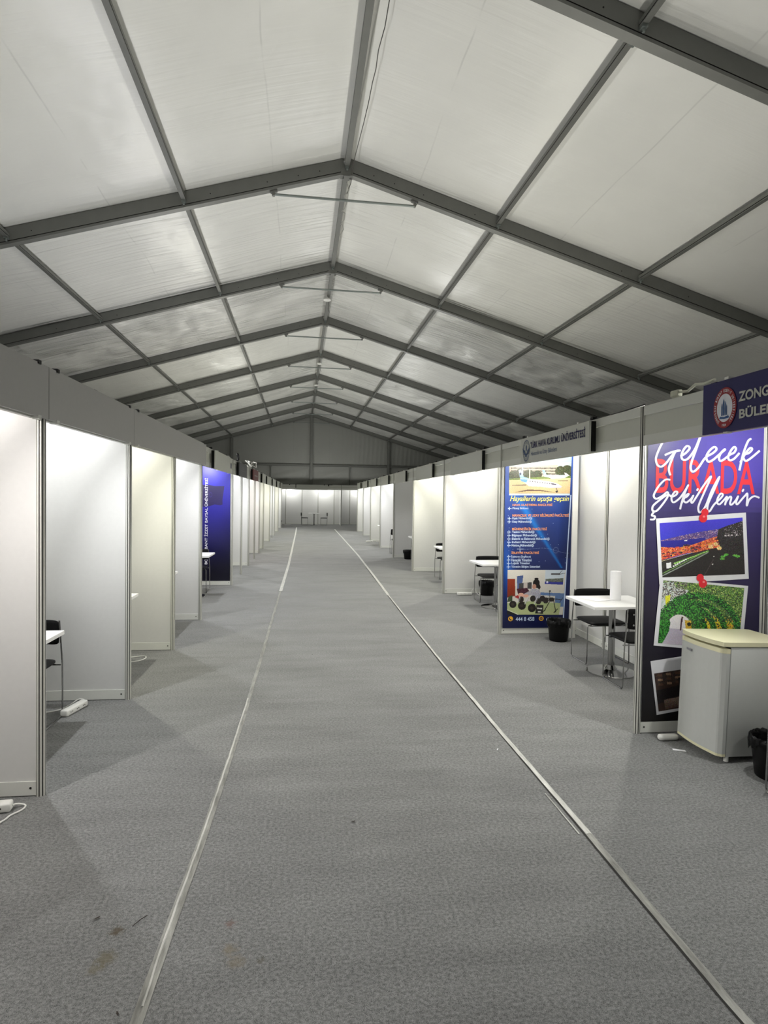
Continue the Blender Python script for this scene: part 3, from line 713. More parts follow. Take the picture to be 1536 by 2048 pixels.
# ------------------------------------------------------------------ posters
def pictures():
    g = Pic(170, 118, (60, 70, 200))                      # night view of a coastal city
    g.poly([(0, 0), (1, 0), (1, .45), (0, .45)], (70, 60, 205), (54, 62, 190), 5)
    hill = [(0, .32), (.1, .29), (.3, .24), (.5, .2), (.75, .17), (1, .1), (1, .36), (.6, .36), (.3, .33), (0, .34)]
    g.poly(hill, (88, 78, 150), (96, 70, 130), 22); g.specks(g.mask(hill), 420, [(220, 200, 210), (240, 190, 160), (150, 140, 190)])
    g.poly([(0, .33), (.3, .33), (.55, .31), (.5, .42), (.3, .47), (0, .46)], (44, 42, 150), (40, 36, 140), 6)
    g.poly([(0, .44), (.2, .47), (.4, .42), (.6, .33), (.75, .28), (.75, .5), (.6, .56), (.3, .58), (0, .68)], (220, 90, 50), (200, 70, 40), 60)
    g.specks(g.mask([(0, .44), (.2, .47), (.4, .42), (.75, .28), (.75, .5), (.6, .56), (.3, .56), (0, .66)]), 900, [(255, 190, 80), (255, 130, 50), (255, 90, 70), (120, 40, 40), (60, 30, 50), (255, 220, 170)])
    for _ in range(60):
        x = g.r.uniform(0, .75); y = .58-.27*x+g.r.uniform(-.07, .06); c = [(60, 30, 46), (255, 150, 60), (190, 50, 50), (90, 40, 50), (255, 110, 70), (50, 44, 70)][g.r.randint(6)]
        g.disc(x, y, g.r.uniform(.01, .03), g.r.uniform(.008, .02), c, 50)
    g.poly([(0, .68), (.6, .52), (.72, .5), (1, .45), (1, 1), (0, 1)], (46, 42, 40), (40, 36, 36), 8)
    g.poly([(.7, .18), (.8, .13), (1, .06), (1, .8), (.85, .7), (.72, .55), (.68, .3)], (44, 40, 40), (40, 36, 34), 26)
    g.specks(g.mask([(.75, .16), (1, .06), (1, .32), (.8, .34)]), 90, [(190, 180, 180), (120, 110, 110), (230, 220, 220)])
    for x in (.78, .82, .86, .92): g.disc(x, .3, .012, .014, (205, 200, 200))
    g.poly([(0, .72), (.55, .55), (.6, .56), (.1, .8), (0, .84)], (58, 54, 50), None, 18)
    for i in range(26): t = i/25; g.disc(.16+.4*t, .75-.19*t, .012+.006*(1-t), .012, (120, 190, 80) if i % 2 else (176, 220, 120))
    g.line(.0, .97, .56, .585, .012, (150, 160, 150)); g.line(.0, .93, .5, .59, .01, (120, 160, 90)); g.line(0, .7, .4, .56, .006, (200, 190, 150))
    for i in range(7): t = i/6; g.disc(.14+.15*t, .8-.11*t, .011, .014, (235, 240, 235))
    g.line(.62, .72, .5, 1.0, .006, (90, 80, 80)); g.disc(.63, .66, .008, .012, (230, 230, 220)); g.disc(.61, .8, .008, .01, (230, 230, 220))
    g.poly([(.05, .74), (.11, .73), (.115, .83), (.055, .84)], (235, 235, 235)); g.line(.3, .36, .3, .45, .004, (210, 210, 220)); g.poly([(.285, .34), (.315, .34), (.315, .36), (.285, .36)], (240, 240, 240))
    for x, y in ((.74, .67), (.78, .64), (.73, .71), (.92, .68), (.89, .66)): g.disc(x, y, .03, .02, (90, 170, 60), 50)
    for x, y in ((.6, .48), (.66, .44), (.7, .52)): g.disc(x, y, .03, .035, (230, 190, 120), 70)
    a = Pic(170, 140, (90, 130, 60))                      # leafy arch walk
    a.poly([(0, 0), (1, 0), (1, 1), (0, 1)], (86, 120, 60), (50, 90, 40), 60); a.specks(a.mask([(0, 0), (1, 0), (1, .5), (0, .5)]), 2200, [(150, 190, 80), (70, 110, 50), (190, 210, 120), (60, 70, 50), (110, 150, 70)], 2)
    a.poly([(0, .05), (.12, 0), (.2, .2), (.12, .5), (0, .55)], (196, 206, 200), None, 30); a.poly([(.14, .1), (.32, .12), (.2, .36), (.12, .34)], (200, 205, 205), None, 24)
    a.specks(a.mask([(0, 0), (.3, 0), (.3, .3), (0, .3)]), 400, [(90, 80, 84), (70, 60, 64), (150, 150, 130)], 2)
    a.poly([(.04, .25), (.1, .22), (.1, .5), (.06, .48)], (220, 220, 50), None, 20)
    a.poly([(.5, .6), (1, .55), (1, 1), (.5, 1)], (120, 150, 60), (90, 120, 50), 40)
    for x in (.62, .72, .85): a.disc(x, .66, .05, .09, (225, 205, 50), 50)
    a.specks(a.mask([(.5, .5), (1, .5), (1, .9), (.5, .9)]), 600, [(240, 220, 60), (230, 150, 60), (60, 80, 40), (30, 50, 30)], 2)
    for i, (cx, rx, ry, th) in enumerate(((.48, .53, .62, .13), (.42, .42, .5, .15), (.36, .34, .42, .17), (.32, .27, .36, .19), (.29, .22, .31, .22))):
        a.ring(cx, .78, rx, ry, 1-th, (30, 50, 34), 30); d = ((a.X-cx)/rx)**2+((a.Y-.78)/ry)**2
        m = (d < 1.06) & (d > (1-th)**2*1.0); a.specks(m, 1300, [(60, 150, 50), (30, 100, 40), (90, 180, 70), (20, 60, 34), (24, 44, 40)], 2)
    a.disc(.24, .74, .15, .22, (226, 222, 224), 8); a.poly([(.1, .75), (.38, .75), (.3, 1), (.02, 1)], (188, 180, 196), (206, 196, 210), 10)
    a.poly([(.3, .6), (.38, .6), (.4, .78), (.33, .78)], (216, 176, 60), None, 30); a.disc(.36, .66, .025, .03, (40, 36, 30)); a.line(.265, .58, .26, .76, .02, (70, 40, 50)); a.disc(.268, .565, .012, .018, (90, 60, 50))
    m = a.mask([(-.02, .5), (.08, .5), (.13, .66), (.12, .8), (.07, .95), (.05, 1), (0, 1)]); a.put(m, (40, 110, 40), None, 40); a.specks(m, 500, [(70, 160, 60), (24, 70, 30)], 2)
    d = Pic(70, 90, (60, 40, 34))                         # dim interior
    d.poly([(0, 0), (1, 0), (1, .3), (0, .3)], (60, 44, 40), None, 20)
    for r in range(3): 
        for c in range(7): d.poly([(.04+c*.13, .03+r*.12), (.12+c*.13, .05+r*.12), (.12+c*.13, .11+r*.12), (.04+c*.13, .09+r*.12)], (150, 120, 96) if (r+c) % 2 else (90, 64, 50))
    d.poly([(.35, .2), (1, .1), (1, 1), (.3, 1)], (20, 16, 16), (36, 26, 24), 8); d.poly([(0, .45), (.35, .4), (.4, .75), (0, .8)], (30, 22, 24), None, 10)
    d.poly([(.7, .45), (.86, .4), (.9, .9), (.74, .95)], (120, 84, 66), (90, 60, 50), 14); d.poly([(.1, .72), (.6, .68), (.7, .9), (.1, .98)], (150, 130, 116), (90, 70, 60), 24)
    p = Pic(190, 100, (226, 206, 160))                    # parked business jet
    p.poly([(0, 0), (1, 0), (1, .5), (0, .5)], (200, 214, 214), (170, 180, 170), 6)
    p.poly([(.0, .12), (.05, .1), (.78, .1), (.78, .44), (0, .5)], (196, 186, 168), None, 14)
    for r in range(3):
        for c in range(34): p.poly([(.03+c*.022, .13+r*.09+c*.0016), (.045+c*.022, .13+r*.09+c*.0016), (.045+c*.022, .18+r*.09+c*.0016), (.03+c*.022, .18+r*.09+c*.0016)], (74, 66, 60))
    for x, y, rx, ry in ((.06, .4, .07, .16), (.17, .38, .08, .2), (.31, .38, .09, .16), (.45, .4, .08, .14), (.82, .3, .08, .16), (.93, .32, .1, .2), (.6, .42, .05, .08)): p.disc(x, y, rx, ry, (66, 72, 44), 44)
    p.poly([(0, .5), (.6, .46), (1, .46), (1, .54), (0, .56)], (120, 140, 70), None, 24)
    p.poly([(0, .55), (1, .52), (1, 1), (0, 1)], (232, 206, 160), (222, 190, 140), 12)
    p.line(.33, .2, .33, .58, .014, (220, 208, 190)); p.line(.215, 0, .215, .34, .02, (176, 180, 190))
    p.poly([(.06, .97), (.3, .87), (.5, .88), (.8, .98), (.5, .92), (.3, .92)], (110, 84, 70), None, 8)
    p.poly([(.05, .72), (.28, .7), (.28, .74), (.05, .74)], (130, 116, 100))
    p.poly([(.15, .22), (.19, .2), (.235, .45), (.34, .52), (.3, .6), (.2, .56), (.17, .45)], (226, 232, 240), (120, 176, 220)); p.disc(.18, .35, .015, .045, (40, 46, 90))
    p.poly([(.17, .5), (.3, .52), (.4, .54), (.66, .62), (.8, .7), (.87, .79), (.84, .82), (.66, .82), (.5, .78), (.32, .76), (.26, .66)], (240, 240, 246), (196, 196, 214))
    p.poly([(.17, .52), (.3, .54), (.28, .64), (.2, .6)], (110, 170, 216)); p.line(.36, .6, .74, .69, .03, (240, 240, 246))
    for i in range(9): p.disc(.34+i*.04, .6+i*.0105, .008, .018, (60, 44, 60))
    p.poly([(.68, .67), (.77, .7), (.76, .73), (.69, .71)], (70, 60, 76)); p.line(.3, .7, .62, .76, .012, (206, 200, 216)); p.line(.77, .83, .8, .96, .01, (80, 70, 64)); p.disc(.78, .94, .02, .03, (60, 52, 48))
    p.poly([(.53, .24), (.57, .26), (.6, .4), (.7, .44), (.66, .5), (.56, .46)], (130, 200, 230), (230, 236, 240)); p.poly([(.62, .4), (.98, .43), (.9, .52), (.68, .54)], (226, 226, 224), None, 22); p.line(.8, .6, .95, .6, .012, (90, 80, 76)); p.poly([(.89, .35), (.92, .36), (.98, .45), (.92, .46)], (240, 240, 240))
    l = Pic(190, 150, (214, 210, 200))                    # robotics workshop with a person and rover
    l.poly([(0, 0), (1, 0), (1, .5), (0, .5)], (222, 218, 208), (206, 202, 194), 4); l.poly([(0, .5), (1, .48), (1, .75), (0, .7)], (206, 204, 196), None, 4)
    l.poly([(.58, .5), (1, .52), (1, .82), (.85, .82), (.84, .58), (.58, .56)], (96, 124, 170), None, 8); l.poly([(.0, .2), (.13, .2), (.14, .58), (0, .62)], (148, 54, 26), (120, 40, 20), 10)
    l.poly([(.16, .14), (.27, .12), (.25, .42), (.17, .42)], (70, 90, 140), (90, 110, 160)); l.poly([(.2, .3), (.42, .27), (.42, .42), (.2, .42)], (70, 70, 70), None, 20); l.poly([(.28, .28), (.35, .28), (.35, .42), (.28, .42)], (196, 186, 180))
    l.poly([(.65, 0), (.99, 0), (.97, .32), (.65, .3)], (200, 212, 224), (206, 216, 226)); l.poly([(.66, .2), (.97, .18), (.97, .28), (.66, .26)], (96, 100, 90), None, 40); l.poly([(.65, .26), (.97, .27), (.97, .33), (.65, .31)], (56, 60, 150)); l.disc(.69, .27, .018, .025, (220, 220, 240)); l.line(.76, .09, .9, .09, .025, (70, 66, 70)); l.line(.88, .1, .94, .01, .008, (60, 60, 60)); l.line(.88, .1, .99, .07, .008, (60, 60, 60))
    l.poly([(0, .74), (.4, .7), (.95, .74), (.93, 1), (.2, 1), (0, .9)], (168, 184, 132), (184, 192, 140), 8); l.poly([(0, .9), (.2, 1), (0, 1)], (30, 30, 30)); l.line(0, .89, .2, 1, .01, (226, 230, 200))
    l.poly([(.12, .6), (.2, .55), (.3, .6), (.22, .66)], (170, 40, 44), None, 20); l.poly([(.02, .6), (.09, .56), (.09, .7), (0, .72)], (60, 76, 52), None, 16); l.poly([(.16, .42), (.34, .4), (.4, .5), (.2, .6)], (70, 30, 46), None, 30)
    l.disc(.5, .3, .06, .1, (24, 18, 18)); l.poly([(.53, .25), (.58, .38), (.56, .44), (.5, .38)], (24, 18, 18)); l.disc(.5, .2, .035, .03, (24, 18, 18)); l.disc(.465, .37, .035, .055, (190, 140, 120))
    l.poly([(.4, .42), (.48, .42), (.56, .44), (.6, .62), (.52, .72), (.44, .6)], (170, 170, 182), (150, 150, 166), 30); l.poly([(.42, .44), (.44, .55), (.28, .62), (.26, .56)], (170, 168, 178), None, 26); l.disc(.24, .56, .05, .05, (220, 170, 150)); l.disc(.33, .58, .045, .035, (216, 160, 140))
    for cx, cy, r in ((.1, .77, .062), (.26, .8, .07), (.44, .85, .072)): l.disc(cx, cy, r, r*1.3, (32, 28, 26), 12); l.disc(cx-.005, cy, r*.4, r*.52, (60, 52, 46), 10)
    for cx, cy in ((.24, .66), (.45, .64), (.62, .64), (.68, .68), (.55, .7)): l.disc(cx, cy, .05, .07, (40, 34, 32), 24)
    for x in (.17, .31, .48): l.line(x, .76, x+.05, .6, .012, (206, 206, 210)); l.line(x+.02, .74, x+.07, .62, .006, (150, 150, 150))
    l.poly([(.52, .78), (.64, .78), (.64, .98), (.5, .97)], (40, 40, 40), None, 24); l.poly([(.53, .84), (.62, .85), (.62, .88), (.53, .87)], (210, 210, 200)); l.poly([(.55, .92), (.6, .92), (.6, .95), (.55, .95)], (210, 210, 200))
    l.disc(.78, .66, .05, .05, (36, 28, 24), 20); l.line(.76, .68, .66, .92, .014, (36, 34, 34)); l.line(.82, .68, .87, .94, .014, (36, 34, 34)); l.line(.64, .93, .68, .89, .016, (36, 34, 34)); l.line(.84, .95, .9, .87, .016, (36, 34, 34)); l.line(.64, .62, .95, .66, .014, (36, 34, 34)); l.line(.75, .64, .74, .48, .008, (36, 34, 34)); l.disc(.745, .47, .02, .014, (30, 30, 30)); l.line(.93, .72, .98, .62, .01, (40, 40, 40))
    return g, a, d, p, l
CITY, ARCHW, DIM, JET, LAB = pictures()

# purple "future" poster behind the fridge, wall plane y = 4.37
t = thing('wall_poster', 'purple poster with white script, red letters and pinned photo cards behind the fridge', 'poster', (2.5, 4.34, 0))
def pf(t, y): return lambda u, v: (u-t.location.x, y-t.location.y, v)
Yp = 4.362
bg = Pic(20, 60); sk = [(0, (76, 64, 158)), (.18, (84, 70, 176)), (.3, (66, 56, 120)), (.5, (52, 42, 84)), (.75, (34, 28, 48)), (1, (18, 14, 20))]
for j in range(60):
    v = j/59; 
    for (a0, c0), (a1, c1) in zip(sk, sk[1:]):
        if a0 <= v <= a1: q = (v-a0)/(a1-a0); base = np.array(c0)*(1-q)+np.array(c1)*q
    for i in range(20):
        u = i/19; side = 1-.42*max(0, .55-u) * (1 if v > .02 else 0); navy = max(0, u-.5)*2*(v > .3)
        bg.a[j, i] = np.clip((base*side*(1-.35*navy)+np.array((30, 22, 78))*.35*navy)/255, 0, 1)
Yb = 4.355
lay_pic(bg, 'backing', [(2.532, 2.40), (3.485, 2.40), (3.492, .09), (2.528, .09)], pf(t, Yb), t)
mb = MB(); lay_text(mb, 'BURADA', 2.598, 3.42, 1.845, 2.108, pf(t, Yb-.0015), .012); mb.build('lettering', REDL, t)
mb = MB(); SC1 = None
SCRIPT = [[(2.664,2.266),(2.63,2.203),(2.604,2.143),(2.595,2.099),(2.61,2.059),(2.642,2.048),(2.681,2.078),(2.719,2.127),(2.753,2.165)],[(2.667,2.136),(2.71,2.155),(2.749,2.167),(2.789,2.173),(2.753,2.165),(2.724,2.102),(2.702,2.034),(2.715,1.983)],[(2.794,2.129),(2.837,2.156),(2.868,2.194),(2.844,2.209),(2.813,2.17),(2.802,2.125),(2.823,2.102),(2.862,2.119),(2.916,2.195),(2.961,2.307),(2.924,2.195),(2.887,2.09),(2.88,2.038),(2.901,2.014),(2.944,2.047),(2.998,2.122),(3.061,2.161),(3.089,2.191),(3.068,2.207),(3.029,2.175),(3.006,2.13),(3.023,2.093),(3.063,2.109),(3.118,2.155),(3.157,2.187),(3.153,2.189),(3.126,2.162),(3.111,2.125),(3.121,2.102),(3.147,2.11),(3.199,2.149),(3.235,2.168),(3.25,2.197),(3.234,2.211),(3.206,2.179),(3.187,2.134),(3.2,2.108),(3.236,2.12),(3.28,2.166)],[(3.376,2.277),(3.35,2.257),(3.313,2.159),(3.284,2.031)],[(3.29,2.091),(3.329,2.159),(3.368,2.205),(3.387,2.197),(3.361,2.168),(3.313,2.148),(3.331,2.107),(3.371,2.123),(3.451,2.188)],[(2.716,1.949),(2.676,1.949),(2.63,1.907),(2.592,1.848),(2.586,1.818),(2.609,1.803),(2.656,1.826),(2.694,1.855),(2.699,1.823),(2.657,1.76),(2.611,1.711),(2.58,1.71),(2.579,1.744),(2.617,1.781),(2.695,1.834),(2.731,1.82),(2.766,1.835),(2.776,1.856),(2.754,1.857),(2.731,1.82),(2.732,1.79),(2.752,1.778),(2.799,1.813),(2.837,1.866),(2.864,1.911),(2.845,1.874),(2.815,1.784),(2.801,1.724)],[(2.596,1.711),(2.573,1.677),(2.598,1.668),(2.591,1.646),(2.562,1.644)],[(2.808,1.761),(2.846,1.829),(2.87,1.843),(2.854,1.822),(2.823,1.805),(2.848,1.777),(2.887,1.803),(2.908,1.831),(2.891,1.792),(2.901,1.776),(2.934,1.823),(2.988,1.906),(3.05,1.981),(3.005,1.876),(2.956,1.763),(2.953,1.718),(2.97,1.703),(3.009,1.749),(3.061,1.877),(3.119,1.979),(3.078,1.877),(3.032,1.772),(3.027,1.719),(3.046,1.714),(3.081,1.765),(3.136,1.816),(3.151,1.842),(3.131,1.848),(3.108,1.81),(3.105,1.78),(3.125,1.767),(3.157,1.796),(3.186,1.826),(3.171,1.766),(3.181,1.792),(3.209,1.826),(3.222,1.818),(3.212,1.774),(3.227,1.766),(3.258,1.797),(3.278,1.831),(3.263,1.786),(3.274,1.769),(3.311,1.809),(3.336,1.836),(3.356,1.85),(3.353,1.76),(3.372,1.806),(3.413,1.833),(3.458,1.821)],[(2.937,1.871),(2.945,1.884)],[(3.315,1.869),(3.324,1.885)],]
for i, st in enumerate(SCRIPT): ribbon(mb, st, .0185 if i < 5 else .0165, pf(t, Yb-.002-.00004*i), 9e-6)
mb.build('lettering', WPRINT, t)
CARD = mat('photo_card_white', rgb(228, 228, 232), .4)
for cn, inn, pic, d in (([(2.59, .558), (3.22, .64), (3.27, .235), (2.651, .14)], [(2.622, .462), (3.17, .53), (3.21, .24), (2.666, .167)], DIM, .004),
                    ([(2.606, 1.652), (3.347, 1.706), (3.387, 1.19), (2.646, 1.148)], [(2.636, 1.617), (3.319, 1.667), (3.353, 1.226), (2.67, 1.202)], CITY, .005),
                    ([(2.652, 1.199), (3.383, 1.134), (3.345, .606), (2.611, .679)], [(2.677, 1.181), (3.35, 1.118), (3.314, .635), (2.646, .698)], ARCHW, .006)):
    mb = MB(); poly2(mb, cn, pf(t, Yb-d)); c_ = mb.build('photo_card', CARD, t); lay_pic(pic, 'photograph', inn, pf(t, Yb-d-.0012), c_).parent = c_
for (u, v), (u2, v2) in (((3.003, 1.703), (2.989, 1.659)), ((2.978, 1.199), (3.001, 1.155))):
    mb = MB(); disc2(mb, u, v, .030, .030, pf(t, Yb-.009), 20); disc2(mb, u2, v2, .034, .034, pf(t, Yb-.0095), 20); poly2(mb, [(u-.012, v), (u+.012, v), (u2+.012, v2), (u2-.012, v2)], pf(t, Yb-.0092)); pn = mb.build('pin', RED, t)
    mb = MB(); disc2(mb, u2+.006, v2+.012, .011, .008, pf(t, Yb-.0105), 12); mb.build('pin_highlight', mat('pin_pink', rgb(250, 140, 140), .3), pn)

# blue aviation poster, wall plane y = 7.75
t = thing('wall_poster', 'blue aviation faculty poster with a jet photo and a workshop photo', 'poster', (2.5, 7.72, 0))
Yb = 7.728; ft = lambda d: pf(t, Yb-d)
bg = Pic(60, 140)
for j in range(140):
    v = j/139
    for i in range(60):
        u = i/59
        base = np.array((50, 96, 196))*(1-min(1, v*1.55))+np.array((18, 34, 92))*min(1, v*1.55)
        if v > .75: base = base*(1-(v-.75)*2.6)+np.array((6, 10, 50))*(v-.75)*2.6
        b1 = math.exp(-((u-(.22+.62*(v-.28)/.36))/(.02+.16*max(0, .62-v)))**2) if .2 < v < .66 else 0
        b2 = math.exp(-((u-(.02+.35*max(0, v-.55)))/.09)**2) if .5 < v < 1 else 0
        base = base+np.array((-20, 70, 90))*b1*.9*min(1, (v-.2)*8)+np.array((0, 70, 120))*b2*.8*max(0, 1-abs(v-.68)*4)
        base = base*(1-.45*max(0, u-.8)*(v < .6)*3*min(1, v*3))
        bg.a[j, i] = np.clip(base/255, 0, 1)
lay_pic(bg, 'backing', [(2.514, 2.40), (3.47, 2.40), (3.42, .082), (2.514, .082)], ft(0), t)
lay_pic(JET, 'photograph', [(2.563, 2.25), (3.418, 2.30), (3.403, 1.87), (2.57, 1.858)], ft(.002), t)
mb = MB(); poly2(mb, [(2.563, 2.251), (3.418, 2.301), (3.42, 2.40), (2.56, 2.40)], ft(.002)); mb.build('sky_print', mat('pale_sky_print', rgb(190, 212, 222), .4), t)
lay_pic(LAB, 'photograph', [(2.569, .853), (3.368, .851), (3.339, .253), (2.573, .262)], ft(.002), t)
mb = MB(); poly2(mb, [(3.41, 1.852), (3.424, 1.852), (3.355, .2), (3.341, .2)], ft(.003)); poly2(mb, [(2.57, 1.857), (3.403, 1.869), (3.403, 1.845), (2.57, 1.835)], ft(.0025)); mb.build('border_print', PALEP, t)
P1TEXT=[
 ('Hayallerin uçuşa geçsin',2.582,3.393,1.75,1.828,0.011),
 ('HAVA ULAŞTIRMA FAKÜLTESİ',2.618,3.164,1.687,1.732,0.007),
 ('Pilotaj Bölümü',2.619,2.835,1.645,1.679,0.002),
 ('HAVACILIK VE UZAY BİLİMLERİ FAKÜLTESİ',2.62,3.394,1.554,1.599,0.008),
 ('Uçak Mühendisliği',2.618,2.889,1.513,1.551,0.003),
 ('Uzay Mühendisliği',2.619,2.885,1.468,1.506,0.002),
 ('MÜHENDİSLİK FAKÜLTESİ',2.618,3.095,1.376,1.418,0.004),
 ('Yazılım Mühendisliği',2.618,2.923,1.332,1.373,0.002),
 ('Bilgisayar Mühendisliği',2.618,2.96,1.287,1.328,0.002),
 ('Elektrik ve Elektronik Mühendisliği',2.619,3.134,1.24,1.282,0.003),
 ('Endüstri Mühendisliği',2.62,2.941,1.199,1.237,0.002),
 ('Makine Mühendisliği',2.617,2.92,1.154,1.195,0.002),
 ('İŞLETME FAKÜLTESİ',2.616,2.993,1.059,1.101,0.001),
 ('İşletme (İngilizce)',2.615,2.882,1.01,1.048,0.001),
 ('Havacılık Yönetimi',2.616,2.891,0.965,1.003,0.0),
 ('Lojistik Yönetimi',2.617,2.865,0.919,0.957,0.0),
 ('Yönetim Bilişim Sistemleri',2.616,3.011,0.874,0.912,0.0),
 ('444 8 458',2.691,2.946,0.175,0.228,-0.003),
 ('thk.edu.tr',3.109,3.348,0.168,0.22,-0.003),
]

groups = {'y': MB(), 'o': MB(), 'w': MB()}
for s_, x0, x1, z0, z1, dz in P1TEXT:
    if s_.startswith('Hayal'): lay_text(groups['y'], s_, x0, x1, z0-.012, z1, ft(.003), .014, .35, dz)
    elif s_.startswith('444') or s_.startswith('thk'): lay_text(groups['w'], s_, x0, x1, z0, z1, ft(.003), .01)
    elif s_.isupper(): lay_text(groups['o'], s_, x0, x1, z0, z1, ft(.003), .03, 0, dz)
    else: lay_text(groups['w'], s_, x0, x1, z0, z1, ft(.003), .02, 0, dz)
for s_, x0, x1, z0, z1, dz in P1TEXT:   # little aeroplane marks before each course
    if s_[0] in 'PUYBEMİHL' and not s_.isupper() and not s_.startswith('Hayal'):
        c = (2.583, (z0+z1)/2); m = groups['w']
        poly2(m, [(c[0]-.026, c[1]-.003), (c[0]+.022, c[1]-.003), (c[0]+.028, c[1]), (c[0]+.022, c[1]+.003), (c[0]-.026, c[1]+.003)], ft(.0032))
        for q in (-1, 1): poly2(m, [(c[0]+.004, c[1]), (c[0]-.004, c[1]), (c[0]-.012, c[1]+q*.022), (c[0]-.004, c[1]+q*.022)], ft(.0034)); poly2(m, [(c[0]-.016, c[1]), (c[0]-.022, c[1]), (c[0]-.026, c[1]+q*.009), (c[0]-.021, c[1]+q*.009)], ft(.0034))
m = groups['w']; c = (2.736, 1.129)
poly2(m, [(c[0]-.045, c[1]-.003), (c[0]+.045, c[1]-.003), (c[0]+.045, c[1]+.003), (c[0]-.045, c[1]+.003)], ft(.003)); poly2(m, [(c[0]+.004, c[1]-.04), (c[0]-.008, c[1]-.04), (c[0]-.002, c[1]+.04), (c[0]-.012, c[1]+.04)], ft(.0033))
for i in range(30):
    tt = i/29; disc2(m, 2.79+.61*tt, 1.125+.05*math.sin(tt*PI*1.6)*tt, .003, .003, ft(.003), 6)
for i in range(16): disc2(m, 3.225+.037*math.cos(i*PI/8), 1.115+.037*math.sin(i*PI/8), .0025, .0025, ft(.003), 6)
for i in range(30): disc2(m, 2.53+random.random()*.85, .9+random.random()*1.0, .0035, .0035, ft(.0028), 6)
groups['y'].build('lettering', YELLOWP, t); groups['o'].build('lettering', ORANGEP, t); groups['w'].build('lettering', PALEP, t)
for u in (2.621, 3.042):
    mb = MB(); disc2(mb, u, .207, .033, .033, ft(.003), 24); ic = mb.build('contact_icon', AMBER, t); mb = MB()
    if u < 3: ribbon(mb, [(u-.014, .222), (u-.012, .205), (u, .194), (u+.016, .19)], .012, ft(.0045))
    else: disc2(mb, u, .207, .021, .021, ft(.0045), 20, .75); disc2(mb, u, .207, .009, .021, ft(.0046), 16, .6); poly2(mb, [(u-.02, .205), (u+.02, .205), (u+.02, .209), (u-.02, .209)], ft(.0047))
    mb.build('icon_print', NAVY, ic)
# narrow white board leaning beside it
mb = MB(); v = [(3.365, 7.54, 2.36), (3.435, 7.54, 2.36), (3.407, 7.48, 0.0), (3.33, 7.48, 0.0)]
vs = [Vector(p) for p in v]+[Vector(p)+Vector((.004, .03, 0)) for p in v]
mb.add(vs, [(0, 1, 2, 3), (4, 5, 6, 7), (0, 1, 5, 4), (1, 2, 6, 5), (2, 3, 7, 6), (3, 0, 4, 7)])
tag(mb.build('leaning_board', mat('white_board', rgb(222, 222, 218), .45)), 'tall narrow white board leaning in the corner beside the blue aviation poster', 'board')

# deep blue banner, left row
yb_ = yl(5); t = thing('wall_poster', 'deep blue banner with vertical white university lettering and a dark flag, left row', 'poster', (-2.6, yb_-.02, 0))
ft = lambda d: pf(t, yb_-.016-d)
bg = Pic(24, 60)
for j in range(60):
    for i in range(24):
        v = j/59; u = i/23
        k_ = max(0, 1-v*1.12)**1.0; side = .55+.45*math.sin(PI*min(1, .25+u*.6))
        bg.a[j, i] = np.clip((np.array((8, 6, 24))*(1-k_)+np.array((50, 40, 200))*k_*side+np.array((0, 0, 46))*side*min(1, max(0, 1.15-v)))/255, 0, 1)
lay_pic(bg, 'backing', [(-2.57, 2.41), (-1.605, 2.41), (-1.598, .088), (-2.57, .088)], ft(0), t)
mb = MB(); V, F = text_mesh('BOLU ABANT İZZET BAYSAL ÜNİVERSİTESİ', .012)
f1 = ft(.002); mb.add([f1(-2.035-.068*b, .417+1.7*a) for a, b in V], F); mb.build('lettering', WPRINT, t)
mb = MB(); poly2(mb, [(-2.30, 1.97), (-2.046, 1.988), (-1.9, 1.962), (-1.718, 1.965), (-1.73, 1.86), (-1.752, 1.70), (-1.75, 1.60), (-1.80, 1.585), (-1.904, 1.60), (-2.0, 1.565), (-2.09, 1.552), (-2.3, 1.56)], ft(.001)); fl_ = mb.build('flag_print', mat('flag_navy', rgb(30, 14, 84), .4), t)
mb = MB(); disc2(mb, -1.98, 1.79, .03, .05, ft(.0018), 18, .7); mb.build('flag_mark', mat('flag_mark', rgb(48, 34, 120), .4), fl_)

# ------------------------------------------------------------------ furniture
def pad(mb, a, b, th, cx, cy, cz, up='z', bend=0., nx=16, nz=8, e=5):
    """rounded padded slab: half sizes a,b, thickness th; up 'z' lies flat, 'y' stands up facing -y"""
    top = []; bot = []
    for i in range(nx+1):
        u = -math.cos(PI*i/nx); zm = (1-abs(u)**e)**(1/e) if abs(u) < 1 else 0
        for j in range(nz+1):
            w_ = -math.cos(PI*j/nz); x = a*u; z = b*w_*max(zm, .35 if abs(u) == 1 else zm)
            ed = (1-abs(u)**6)**.5*(1-abs(w_)**6)**.5; h = th/2*(.25+.75*ed)
            if up == 'z': top.append((cx+x, cy+z, cz+h)); bot.append((cx+x, cy+z, cz-h))
            else: yy = cy-bend*(u*u); top.append((cx+x, yy-h, cz+z)); bot.append((cx+x, yy+h, cz+z))
    n = nz+1; fs = []
    o = len(top)
    for i in range(nx):
        for j in range(nz):
            q = [i*n+j, (i+1)*n+j, (i+1)*n+j+1, i*n+j+1]; fs.append(q); fs.append([o+k for k in q[::-1]])
    rim = [j for j in range(n)]+[i*n+nz for i in range(1, nx+1)]+[nx*n+j for j in range(nz-1, -1, -1)]+[i*n for i in range(nx-1, 0, -1)]
    for i in range(len(rim)): p, q = rim[i], rim[(i+1) % len(rim)]; fs.append([p, q, o+q, o+p])
    mb.add(top+bot, fs, True)
